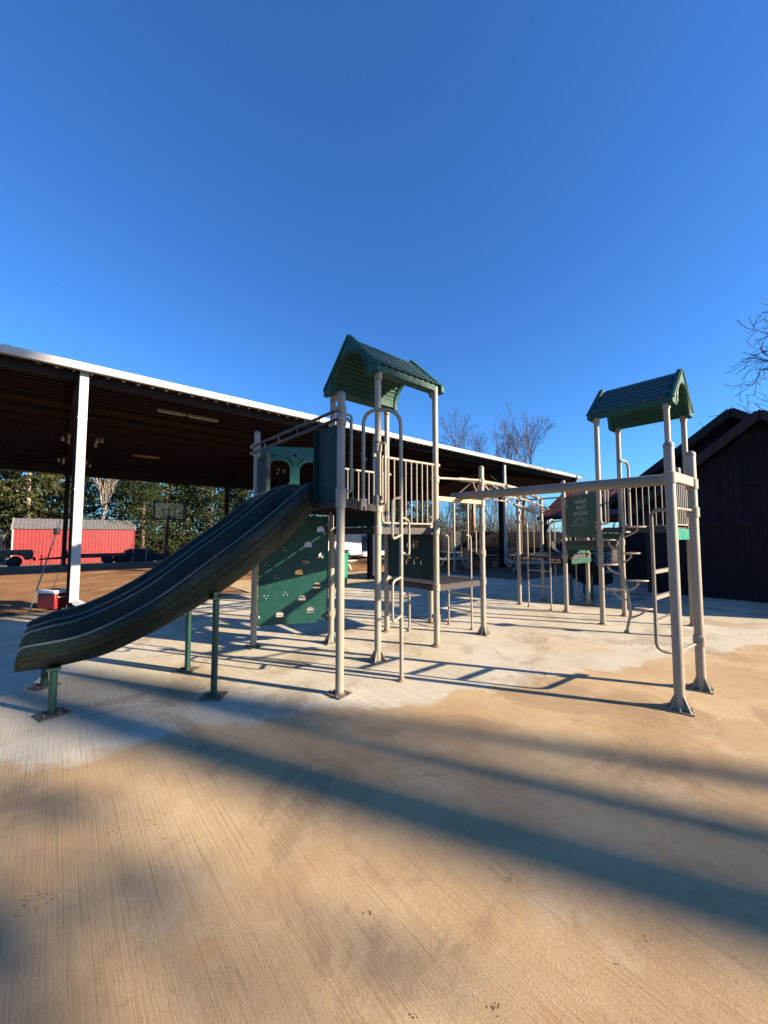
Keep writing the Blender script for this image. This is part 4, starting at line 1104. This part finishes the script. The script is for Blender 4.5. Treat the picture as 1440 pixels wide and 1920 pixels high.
picnic(W(13.2, 5.4, 0 - .03), TH + R(40), "picnic table in the shade by the maroon shelter")
picnic(W(17.6, 9.4, -.012), TH + R(10), "picnic table at the pavilion's far end, farthest of the tables")
wc = empty("white_tub", W(6.75, 5.75, 0), TH, "white tub with a red lid on the ground behind the low deck", "tub")
MB().box((0, 0, .2), (.55, .42, .40)).build("body", M_COOLWHITE, wc, bevel=.03)
MB().box((.05, 0, .46), (.42, .36, .10)).build("lid", M_COOLRED, wc, bevel=.03)
pickup(W(11.2, 27.5, ground_z(27.5) - .03), TH + R(172), M_TRUCKWHITE, "white pickup truck parked beyond the pavilion, seen between tower posts")
pickup(W(7.4, 25.0, ground_z(25) - .03), TH + R(12), M_TAN, "tan pickup truck parked beyond the green bin")
pickup(W(17.5, 27.2, ground_z(27.2) - .03), TH + R(5), M_BLACK, "black pickup truck parked beyond the low deck")
# tarpaulin-covered load beside it
tarp = MB(); 
for i in range(13):
    for j in range(9):
        x, y = -1.9 + 3.8 * i / 12, -.95 + 1.9 * j / 8; e = max(abs(x) / 1.9, abs(y) / .95)
        h = (1.55 + .22 * math.sin(x * 2.1 + .6)) * (1 - max(0, e - .72) / .28 * .86) + .05 * mnoise.noise(Vector((x * 2, y * 2, 0)))
        tarp.v.append((x, y, max(.02, h)))
for i in range(12):
    for j in range(8): q = i * 9 + j; tarp.f.append((q, q + 9, q + 10, q + 1))
tp_ = tarp.build("covered_load", mat("grey_tarpaulin", (.20, .20, .21), .5, var=.2, scale=3, bump=.4, bscale=6), None, smooth=50)
tp_.location = W(13.9, 17.6, -.012); tp_.rotation_euler = (0, 0, TH); tag(tp_, "grey tarpaulin draped over a load beyond the low deck", "tarpaulin")
# two plain posts at the pavilion edge
for a, b, lab in ((9.89, 6.86, "tall thin tan post seen just right of the tower, left one of two"), (11.84, 7.62, "tall thin tan post seen just right of the tower, right one of two")):
    t = empty("sign_post", W(a, b, 0), TH, lab, "post"); t["group"] = "thin posts by the pavilion edge"
    MB().lathe((0, 0, 0), [(.05, .01), (.05, 3.15), (.03, 3.2), (.015, 3.32)], 12).build("shaft", M_POST, t)
    MB().box((0, 0, .012), (.28, .28, .024)).build("base_plate", M_POSTW, t)

# ---------------------------------------------------------------- maroon-roofed shelter
sh_ = empty("shelter", W(20.5, 4.2, 0), TH, "open shelter with a maroon ribbed metal roof and dark posts", "shelter")
hw, hl, ze_, zr_ = 3.4, 2.6, 2.55, 4.35
for s in (-1, 1):
    v = Vector((s * -hw * 1.05, 0, zr_ - ze_)); 
    ribbed((s * hw * 1.05, -hl, ze_), (0, 1, 0), v.normalized(), 2 * hl, v.length, M_MAROONROOF, "roof_slope", sh_, .22)
    MB().bar((s * hw * 1.05, -hl, ze_ - .06), (s * hw * 1.05, hl, ze_ - .06), .06, .16).build("eave_board", M_MAROON, sh_, smooth=0)
    for y in (-hl + .2, hl - .2):
        MB().bar((s * hw, y, ze_ - .05), (0, y, zr_ - .1), .1, .2).build("rafter", M_RUSTBROWN, sh_, smooth=0)
        MB().box((s * (hw - .3), y, ze_ / 2), (.14, .14, ze_)).build("post", M_RUSTBROWN, sh_, smooth=0)
        MB().bar((s * (hw - .3), y, 1.7), (s * (hw - 1.1), y, ze_ + .25), .08, .08).build("brace", M_RUSTBROWN, sh_, smooth=0)
MB().box((-1.2, .4, .5), (1.9, .8, .9)).build("counter", M_RUSTBROWN, sh_, bevel=.02)
bar_ = empty("chimney_grill", W(17.2, 5.2, 0), TH, "dark cylindrical grill with a stack in the shade by the shelter", "grill")
MB().tube([(-.6, 0, .9), (.6, 0, .9)], .36, 18).build("barrel", M_DARKMETAL, bar_)
for x in (-.45, .45):
    for y in (-.25, .25): MB().tube([(x, y, .01), (x * .9, y * .8, .75)], .025, 6).build("leg", M_DARKMETAL, bar_)
MB().tube([(.45, 0, 1.2), (.45, 0, 1.85)], .06, 10).build("stack", M_DARKMETAL, bar_)
MB().bar((-.7, -.42, .95), (.7, -.42, .95), .3, .03).build("shelf", M_WOOD, bar_)

# ---------------------------------------------------------------- dark barn
barn = empty("barn", W(9.6, -2.8, 0), TH, "dark navy board barn with maroon trim in shade at the right", "barn")
def BV(a, b, z): return Vector((a - 9.6, b + 2.8, z))
sb, wl = .80, 2.45
def gz(b): return 4.32 - sb * abs(b + 2.8)
# vertical boards, one by one, with battens
b = -2.8 - wl; i = 0
while b < -2.8 + wl - .02:
    w = .235; b1 = min(b + w, -2.8 + wl); m = MB()
    off = rnd.uniform(0, .008)
    poly = [(b + .004, .02), (b1 - .004, .02), (b1 - .004, gz(b1)), (b + .004, gz(b))]
    if b < -2.8 < b1: poly.insert(3, (-2.8, gz(-2.8)))
    m.extr([(y + 2.8, z) for y, z in poly], (-off, 0, 0), (0, 1, 0), (0, 0, 1), (.04, 0, 0))
    m.build("board", M_BARN, barn, smooth=0)
    MB().box(((-.02 - off), b + 2.8, gz(b) / 2), (.022, .04, gz(b) - .03)).build("batten", M_BARN, barn, smooth=0)
    b = b1; i += 1
for z in (1.9,): MB().box((-.045, 0, z), (.03, 2 * wl - .02, .16)).build("band_board", M_BARN, barn, smooth=0)
MB().box((-.06, 2 * wl / 2 - .06, 1.2), (.05, .14, 2.4)).build("corner_board", M_MAROON, barn, smooth=0)
# gable vent with louvre slats
vent = MB().box((-.05, .05, 3.25), (.03, .62, .85)).build("gable_vent", M_BARN, barn, smooth=0)
for k in range(9): MB().bar((-.085, -.22, 2.90 + .085 * k), (-.085, .32, 2.90 + .085 * k), .05, .012, up=(.7, 0, .7)).build("louvre_slat", M_BARN, vent, smooth=0)
# front wing roof and rakes
for s in (-1, 1):
    e = s * (wl + .45); ze2 = 4.32 - sb * (wl + .45) + .10
    MB().extr([(0, 4.42), (e, ze2), (e, ze2 + .09), (0, 4.52)], (-.42, 0, 0), (0, 1, 0), (0, 0, 1), (3.2, 0, 0)).build("roof", M_BARNROOF, barn, smooth=0)
    MB().bar((-.44, 0, 4.42), (-.44, e, ze2 - .02), .035, .20).build("rake_board", M_MAROON, barn, smooth=0)
    MB().box((1.4, s * wl, 1.1), (2.8, .05, 2.2)).build("side_wall", M_BARN, barn, smooth=0)
# main block behind and taller
mb0, ms, mw_ = -2.0, .745, 3.0
def BM(a, b, z): return Vector((a - 9.6, b + 2.8, z))
zr2 = 5.22
for s in (-1, 1):
    e = mb0 + s * (mw_ + .5); ze3 = zr2 - ms * (mw_ + .5)
    MB().extr([(mb0 + 2.8, zr2 - .05), (e + 2.8, ze3 - .05), (e + 2.8, ze3 + .06), (mb0 + 2.8, zr2 + .06)], (2.0, 0, 0), (0, 1, 0), (0, 0, 1), (10.5, 0, 0)).build("main_roof", M_BARNROOF, barn, smooth=0)
    MB().bar(BM(11.58, mb0, zr2 - .04), BM(11.58, e, ze3 - .04), .04, .22).build("main_rake_board", M_MAROON, barn, smooth=0)
MB().extr([(mb0 - mw_ + 2.8, .02), (mb0 + mw_ + 2.8, .02), (mb0 + mw_ + 2.8, zr2 - ms * mw_ - .1), (mb0 + 2.8, zr2 - .1), (mb0 - mw_ + 2.8, zr2 - ms * mw_ - .1)], (2.42, 0, 0), (0, 1, 0), (0, 0, 1), (.05, 0, 0)).build("main_wall", M_BARN, barn, smooth=0)
MB().box(BM(17, mb0 + mw_, 1.45), (9.8, .05, 2.86)).build("main_side_wall", M_BARN, barn, smooth=0)
MB().box(BM(17, mb0 - mw_, 1.45), (9.8, .05, 2.86)).build("main_side_wall", M_BARN, barn, smooth=0)
# lean-to on the right flank
MB().box(BM(11.2, -6.0, 1.15), (3.2, 1.55, 2.26)).build("lean_to", M_BARN, barn, smooth=0)
MB().extr([(-.85, 2.30), (.85, 2.55), (.85, 2.62), (-.85, 2.37)], BM(9.4, -6.0, 0), (0, 1, 0), (0, 0, 1), (3.6, 0, 0)).build("lean_to_roof", M_BARNROOF, barn, smooth=0)

pal = empty("pallet_stack", W(15.9, 3.4, -.03), TH + R(20), "stack of weathered pallets in the shade by the maroon shelter", "pallets")
for k in range(6):
    z0 = k * .135; dx, dy = rnd.uniform(-.04, .04), rnd.uniform(-.04, .04)
    for i in range(6): MB().box((dx, dy - .5 + .2 * i, z0 + .122), (1.2, .12, .02)).build("deck_board", M_WOOD, pal, smooth=0)
    for y in (-.45, 0, .45): MB().box((dx, dy + y, z0 + .055), (1.2, .09, .10)).build("stringer", M_WOOD, pal, smooth=0)
ut = empty("utility_trailer", W(9.6, 16.2, -.012), TH + R(8), "white box trailer parked under the pavilion behind the tower", "trailer")
MB().box((0, 0, 1.25), (3.4, 1.9, 1.7)).build("box", M_TRUCKWHITE, ut, bevel=.04)
MB().box((0, 0, .36), (3.5, 1.8, .10)).build("chassis", M_DARKMETAL, ut)
for sy in (-1, 1):
    for x in (-.35, .35): wheel(ut, x, sy * .98, .31, .2)
    MB().box((0, sy * .985, .72), (1.5, .10, .05)).build("mudguard", M_DARKMETAL, ut)
    MB().bar((-1.7, sy * .7, .36), (-2.8, 0, .42), .07, .09).build("tongue", M_DARKMETAL, ut)
MB().box((1.72, 0, 1.22), (.02, 1.6, 1.5)).build("rear_door", M_COOLWHITE, ut, bevel=.01)

# dark board fence closing the yard beyond the pavilion's far end
fa, fb = Vector((5.6, 27.5, -.03)), Vector((14.2, 27.5, -.03)); nb = 43
fence = empty("board_fence", (fa + fb) / 2, 0, "dark board fence across the yard beyond the pavilion's far end", "fence")
bme = MB().extr([(-.096, .03), (.096, .03), (.096, 1.78), (.05, 1.86), (-.05, 1.86), (-.096, 1.78)], (0, -.011, 0), (1, 0, 0), (0, 0, 1), (0, .022, 0)).mesh("board", M_BARN, 0)
for k in range(nb):
    bd = link("board", bme, fence); bd.location = (-4.3 + 8.6 * (k + .5) / nb, rnd.uniform(-.008, .008), rnd.uniform(-.02, .02))
for z in (.45, 1.4): MB().box((0, .04, z), (8.6, .05, .09)).build("rail", M_BARN, fence, smooth=0)
for k in range(5): MB().box((-4.25 + 2.125 * k, .11, .95), (.1, .1, 1.96)).build("post", M_BARN, fence, smooth=0)
def bench(loc, rz, label):
    t = empty("bench", loc, rz, label, "bench"); t["group"] = "dark benches at the pavilion's far end"
    for i in range(3): MB().box((0, -.14 + .14 * i, .45), (1.8, .12, .035)).build("seat_plank", M_RUSTBROWN, t, smooth=0)
    for i in range(3): MB().box((0, .26 + .03 * i, .60 + .14 * i), (1.8, .025, .12)).build("back_plank", M_RUSTBROWN, t, smooth=0)
    for x in (-.75, .75):
        MB().box((x, -.10, .215), (.07, .07, .43)).build("leg", M_DARKMETAL, t, smooth=0); MB().bar((x, .20, .0), (x, .36, .95), .06, .06, up=(0, 1, 0)).build("leg", M_DARKMETAL, t, smooth=0)
bench(W(12.6, 7.3, -.012), TH + R(15), "dark bench beside the thin tan posts")
bench(W(15.4, 8.2, -.012), TH + R(-20), "dark bench right of the white downspout at the pavilion's far end")
bench(W(16.6, 6.3, -.03), TH + R(65), "dark bench between the maroon shelter and the pavilion")
cart = empty("storage_locker", W(14.3, 11.2, -.012), TH + R(5), "tall black storage locker standing under the pavilion's far end", "locker")
MB().box((0, 0, .95), (2.2, .8, 1.8)).build("body", M_BLACK, cart, bevel=.02)
for x in (-.55, .55):
    d_ = MB().box((x, -.41, .95), (1.06, .02, 1.7)).build("door", M_DARKMETAL, cart, bevel=.006); MB().box((x * .12, -.43, 1.0), (.03, .03, .18)).build("handle", M_CHROME, d_)
for x in (-1, 1):
    for y in (-.32, .32): MB().box((x, y, .025), (.08, .08, .05)).build("foot", M_DARKMETAL, cart)
# ---------------------------------------------------------------- trees
def rv(r): 
    while True:
        v = Vector((r.uniform(-1, 1), r.uniform(-1, 1), r.uniform(-1, 1)))
        if .1 < v.length < 1: return v.normalized()
def bare_tree(seed, h, trunk_r, fork=.3, spread=.55, levels=5, twig=.012, lean=.03, droop=0.0):
    """returns (trunk mesh builder, crown mesh builder)"""
    r = random.Random(seed); tk, cr = MB(), MB()
    def grow(p, d, L, rad, lev):
        n = 4 if lev < 2 else 3; pts = [p]; rr = [rad]; q = p; dd = d.copy(); end = max(twig * .7, rad * (.62 if lev < levels else .35))
        for i in range(n):
            dd = (dd + rv(r) * (.16 + .05 * lev) + Vector((0, 0, .05 - droop * lev * .05))).normalized(); q = q + dd * L / n; pts.append(q); rr.append(rad + (end - rad) * (i + 1) / n)
        (tk if lev == 0 else cr).tube(pts, rr, 8 if lev == 0 else (5 if lev < 3 else 3), cap=False)
        if lev >= levels: return
        k = 2 + (r.random() < .6) + (1 if lev in (1, 2) else 0)
        for i in range(k + 1):
            t = 1.0 if i < 2 else r.uniform(.35, .95); j = min(n - 1, int(t * n)); f = t * n - j; s = pts[j].lerp(pts[j + 1], min(1, f))
            side = rv(r); side = (side - dd * side.dot(dd)).normalized(); ang = spread * r.uniform(.55, 1.25)
            nd = (dd * math.cos(ang) + side * math.sin(ang)).normalized()
            grow(s, nd, L * r.uniform(.58, .82), rr[min(n, j + 1)] * (.8 if i < 2 else .55), lev + 1)
    grow(Vector((0, 0, -.1)), Vector((r.uniform(-lean, lean), r.uniform(-lean, lean), 1)).normalized(), h * fork, trunk_r, 0)
    return tk, cr
def leaves(m, r, c, n, rad, size, flat=.6):
    for _ in range(n):
        p = c + Vector((r.gauss(0, rad), r.gauss(0, rad), r.gauss(0, rad * flat))); a = rv(r); b = rv(r); b = (b - a * b.dot(a)).normalized(); s = size * r.uniform(.6, 1.4)
        k = len(m.v); m.v += [tuple(p - a * s), tuple(p + b * s * .45), tuple(p + a * s), tuple(p - b * s * .45)]; m.f.append((k, k + 1, k + 2, k + 3))
def conifer(seed, h, rad, trunk_r, base=.08, clumps=210, per=40, size=.13, gap=.0):
    r = random.Random(seed); tk, cr = MB(), MB()
    tk.tube([(0, 0, -.1), (r.uniform(-.1, .1), r.uniform(-.1, .1), h * .5), (0, 0, h * .97)], [trunk_r, trunk_r * .6, .03], 8)
    for i in range(clumps):
        t = base + (1 - base) * (r.random() ** .8); R_ = rad * (1 - t) ** .62 * r.uniform(.35, 1.12); an = r.uniform(0, 2 * math.pi)
        c = Vector((R_ * math.cos(an), R_ * math.sin(an), h * t - .12 * R_))
        leaves(cr, r, c, per, .24 + .10 * rad / 3, size)
        if i % 3 == 0: tk.tube([(0, 0, h * t + .1), tuple(c)], [.035, .012], 3, cap=False)
    return tk, cr
def pine(seed, h, rad, trunk_r, base=.6, clumps=90, per=45, size=.22):
    r = random.Random(seed); tk, cr = MB(), MB(); bend = Vector((r.uniform(-.3, .3), r.uniform(-.3, .3), 0))
    tk.tube([Vector((0, 0, -.1)), bend * .6 + Vector((0, 0, h * .35)), bend + Vector((0, 0, h * .7)), Vector((0, 0, h))], [trunk_r, trunk_r * .82, trunk_r * .6, .04], 10)
    for i in range(clumps):
        t = base + (1 - base) * r.random(); R_ = rad * math.sin(math.pi * min(1, (t - base) / (1 - base) * .8 + .2)) * r.uniform(.3, 1.1); an = r.uniform(0, 6.283)
        c = Vector((R_ * math.cos(an), R_ * math.sin(an), h * t + .15 * R_)); leaves(cr, r, c, per, .32, size, .5)
        if i % 2 == 0: tk.tube([bend * .8 + Vector((0, 0, h * t - .3)), c], [.05, .015], 3, cap=False)
    return tk, cr
def make_tree(name, gen, loc, label, tm, cm, group, rz=0.0):
    t = empty(name, loc, rz, label, "tree", group)
    gen[0].build("trunk", tm, t); gen[1].build("crown", cm, t, smooth=0 if cm not in (M_TWIG, M_PALEBARK) else 60)
    return t
def clone_tree(src, loc, rz, sc, label, group):
    c = copy_tree(src); c.location = loc; c.rotation_euler = (0, 0, rz); c.scale = (sc, sc, sc * rnd.uniform(.92, 1.08)) if src not in (bare_a, bare_b) else (sc * .8, sc * .8, sc); c["label"] = label; c["group"] = group; return c
def at(px, Y): 
    x = (px - 720) / 720 * Y; b = -(x - OX) * UY + (Y - OY) * UX
    return Vector((x, Y, ground_z(b) - .03))
G_W = "trees of the wood behind the pavilion"
bare_a = make_tree("bare_tree", bare_tree(11, 24, .34, .26, .44, 5, .018), at(880, 46), "tall bare tree above the pavilion roof, left one of two", M_BARK, M_TWIG, "bare trees above the pavilion roof", 1.0)
bare_b = make_tree("bare_tree", bare_tree(23, 23, .32, .26, .44, 5, .018), at(984, 46), "tall bare tree above the pavilion roof, right one of two", M_BARK, M_TWIG, "bare trees above the pavilion roof", 0.4)
bare_r = make_tree("bare_tree", bare_tree(31, 21, .42, .30, .66, 5, .026, lean=.1, droop=.4), Vector((20.3, 22.0, -.03)), "gnarled bare tree rising behind the dark barn", M_BARK, M_TWIG, "", 2.2)
for t_ in (bare_a, bare_b): t_.scale = (.86, .86, 1.0)
if "group" in bare_r: del bare_r["group"]
cedar_a = make_tree("cedar_tree", conifer(5, 10.8, 3.2, .22), at(268, 39), "dense green cedar just right of the red shed", M_BARK, M_EVERGREEN, G_W)
cedar_b = make_tree("cedar_tree", conifer(6, 10.6, 2.6, .2, clumps=170), at(150, 46), "dark cedar rising behind the middle of the red shed roof", M_BARK, M_EVERGREEN, G_W)
pine_a = make_tree("pine_tree", pine(9, 12.5, 3.2, .24, base=.22, clumps=130), at(52, 40), "olive pine with pale trunk at the left behind the red shed", M_PALEBARK, M_PINE, G_W)
pale_a = make_tree("pale_tree", bare_tree(44, 12, .17, .42, .34, 4, .016, lean=.12), at(190, 38.5), "pale bleached bare tree with leaning trunks behind the red shed", M_PALEBARK, M_PALEBARK, G_W)
wood = [(cedar_a, 225, 47, 1.3, "cedar behind the red shed's right end, set back among bare trunks"), (cedar_b, 312, 43, 1.3, "cedar behind the left edge of the basketball backboard"), (cedar_a, 352, 47, 1.3, "cedar behind the basketball hoop's dark pole"),
        (cedar_b, 395, 44, 1.25, "cedar seen just above the slide's upper lanes"), (cedar_a, 440, 50, 1.1, "cedar farthest back, above the head of the slide"), (pine_a, 8, 44, 1.1, "olive pine at the photo's left edge behind the truck"),
        (pine_a, 96, 50, 1.0, "olive pine set back behind the left part of the red shed"), (cedar_a, -45, 47, 1.1, "cedar just outside the left edge behind the truck"), (cedar_b, 480, 47, 1.3, "cedar behind the slide's dark side panel"),
        (cedar_a, 560, 52, 1.0, "cedar seen through the arch window panel"), (cedar_b, 655, 50, 1.0, "cedar behind the parked tan truck"), (cedar_a, 745, 52, .95, "cedar seen through the tower's bar barrier"), (cedar_b, 790, 47, 1.0, "cedar behind the tower's right roof post"),
        (bare_a, 840, 50, 0.53, "shorter bare tree behind the tower's right post"), (bare_b, 925, 52, 0.51, "bare tree seen under the pavilion between thin posts"), (bare_a, 1010, 58, 0.45, "bare tree seen past the maroon shelter"), (bare_b, 1150, 62, 0.45, "small far bare tree in the gap beside the second tower"),
        (bare_a, 1085, 66, 0.36, "small far bare tree past the pavilion's white corner"), 
        (bare_b, 285, 44, 0.44, "grey bare tree between the cedars beside the hoop"), (cedar_b, 870, 55, .8, "cedar low behind the thin tan posts")]
for i, (src, px, Y, sc, lab) in enumerate(wood): clone_tree(src, at(px, Y), i * 1.7, sc, lab, G_W)
# brush along the wood's edge and the wood beyond: nobody could count it
r_ = random.Random(77); m = MB(); tw = MB()
for i in range(1500):
    px = r_.uniform(-160, 1230); Y = r_.uniform(41, 60); p = at(px, Y); hh = r_.uniform(.3, 2.6) if px < 500 or px > 800 else r_.uniform(.3, 4.6)
    leaves(m, r_, p + Vector((0, 0, hh * .6)), 16, .55, .16, 1.2)
    if i % 2 == 0:
        for _ in range(3):
            d = Vector((r_.uniform(-.7, .7), r_.uniform(-.7, .7), 1)); tw.tube([p, p + d * hh * .6 + rv(r_) * .2, p + d * hh * 1.25], [.022, .015, .006], 3, cap=False)
for i in range(700):
    p = at(r_.uniform(815, 1015), r_.uniform(40, 58)); hh = r_.uniform(2.0, 6.5); q = p
    d = Vector((r_.uniform(-.25, .25), r_.uniform(-.25, .25), 1)); pts = [p]
    for k in range(4): q = q + d * hh / 4 + rv(r_) * .22; pts.append(q)
    tw.tube(pts, [.03, .024, .018, .012, .006], 3, cap=False)
    for k in range(3):
        b0 = pts[r_.randint(1, 3)]; tw.tube([b0, b0 + rv(r_) * .5 + Vector((0, 0, .4)), b0 + rv(r_) * .8 + Vector((0, 0, 1.0))], [.012, .009, .005], 3, cap=False)
tag(m.build("brush", M_BRUSH, smooth=0), "brown dry brush along the edge of the wood", "brush", kind="stuff")
tag(tw.build("brush_stems", M_TWIG), "bare stems of the brush along the wood", "brush", kind="stuff")
m = MB()
for i in range(3600):
    px = r_.uniform(-260, 815); Y = r_.uniform(58, 76); p = at(px, Y); hh = r_.uniform(.3, 12.5 if px < 760 else 6.0) ** (1 if px < 760 else .9)
    leaves(m, r_, p + Vector((0, 0, hh)), 18, .9, .22, .8)
tag(m.build("far_wood", M_EVERGREEN, smooth=0), "dark mass of the wood far behind the yard", "wood", kind="stuff")

# trees to the right behind the photographer, whose shadows bar the slab
SD = Vector((math.cos(R(SUN_AZ)), math.sin(R(SUN_AZ)), 0)); LN = Vector((-SD.y, SD.x, 0))
def caster(D, l): return SD * D + LN * l - Vector((0, 0, .03))
G_S = "trees behind the photographer"
def lean_over(t, deg): 
    t.rotation_mode = 'QUATERNION'
    from mathutils import Quaternion
    t.rotation_quaternion = Quaternion(SD, R(deg)) @ t.rotation_euler.to_quaternion()
LEAN = 12.0; LT = math.tan(R(LEAN)); ST = math.tan(R(SUN_EL))
def lb(D, l): return caster(D, l - D * ST * LT)
sh_a = make_tree("tall_pine", pine(61, 30, 2.0, .38, base=.83, clumps=50), lb(39, 2.2), "tall thick leaning pine out of frame, shading the middle of the slab", M_BARK, M_PINE, G_S)
lean_over(sh_a, -LEAN)
t_ = clone_tree(sh_a, lb(41, 2.72), 2.0, .85, "tall leaning pine out of frame, second of a close pair", G_S)
make_tree("narrow_pine", pine(63, 31, 1.0, .22, base=.635, clumps=80, per=60, size=.24), caster(42, 3.35), "narrow pine out of frame whose crown shades the slide", M_BARK, M_PINE, G_S)
sh_c = make_tree("young_pine", pine(67, 14.5, 1.5, .09, base=.50, clumps=34, per=18, size=.2), caster(27, -.1), "young open pine out of frame behind the photographer", M_BARK, M_PINE, G_S)
sh_b = make_tree("bare_oak", bare_tree(71, 25, .26, .34, .50, 3, .05), caster(35, -3.3), "sparse bare oak out of frame behind the photographer", M_BARK, M_TWIG, G_S)
clone_tree(cedar_a, caster(45, 15.2), 1.0, 1.95, "tall cedar added out of frame beyond the barn to shade the pavilion", G_S)  # this unseen cedar and the next are added to darken the pavilion
clone_tree(cedar_a, caster(46, 21.0), 3.0, 1.9, "second tall cedar added out of frame beyond the barn to shade the pavilion", G_S)

# ---------------------------------------------------------------- dried mud crumbs on the slab: too small to pick apart
r_ = random.Random(5); m = MB()
spots = [(-1.53, 1.78, 26, .07), (-1.49, 1.8, 16, .06), (-1.46, 2.19, 22, .05), (-1.29, 2.23, 14, .05), (-1.17, 2.12, 8, .03), (-1.2, 2.95, 14, .05), (-1.2, 3.1, 10, .05), (.58, 1.89, 12, .03), (.38, 1.4, 16, .03), (.1, 1.38, 8, .02), (-.07, 1.73, 6, .02), (-2.1, 2.7, 10, .05), (1.05, 1.62, 4, .02), (.88, 1.53, 4, .02), (2.9, 3.5, 14, .08), (1.9, 4.1, 10, .06), (3.1, 3.35, 12, .08), (1.7, 2.6, 8, .05)]
for _ in range(60): spots.append((r_.uniform(-3.5, 5), r_.uniform(1.2, 8), r_.randint(1, 3), .04))
for (x, y, n, s) in spots:
    for _ in range(n):
        px, py, q = x + r_.gauss(0, s * .55), y + r_.gauss(0, s * .35), r_.uniform(.001, .0038); k = len(m.v); sd = 5; a0 = r_.uniform(0, 6)
        for i in range(sd):
            a = a0 + 6.283 * i / sd; w = q * r_.uniform(.7, 1.5); m.v.append((px + w * math.cos(a) * 1.4, py + w * math.sin(a), .0003))
        m.v.append((px, py, q * r_.uniform(.35, .7)))
        m.f += [(k + i, k + (i + 1) % sd, k + sd) for i in range(sd)]
tag(m.build("mud_crumbs", mat("dried_red_mud", (.13, .055, .025), .95, var=.4, scale=30), smooth=0), "crumbs of dried reddish mud scattered over the concrete", "mud", kind="stuff")
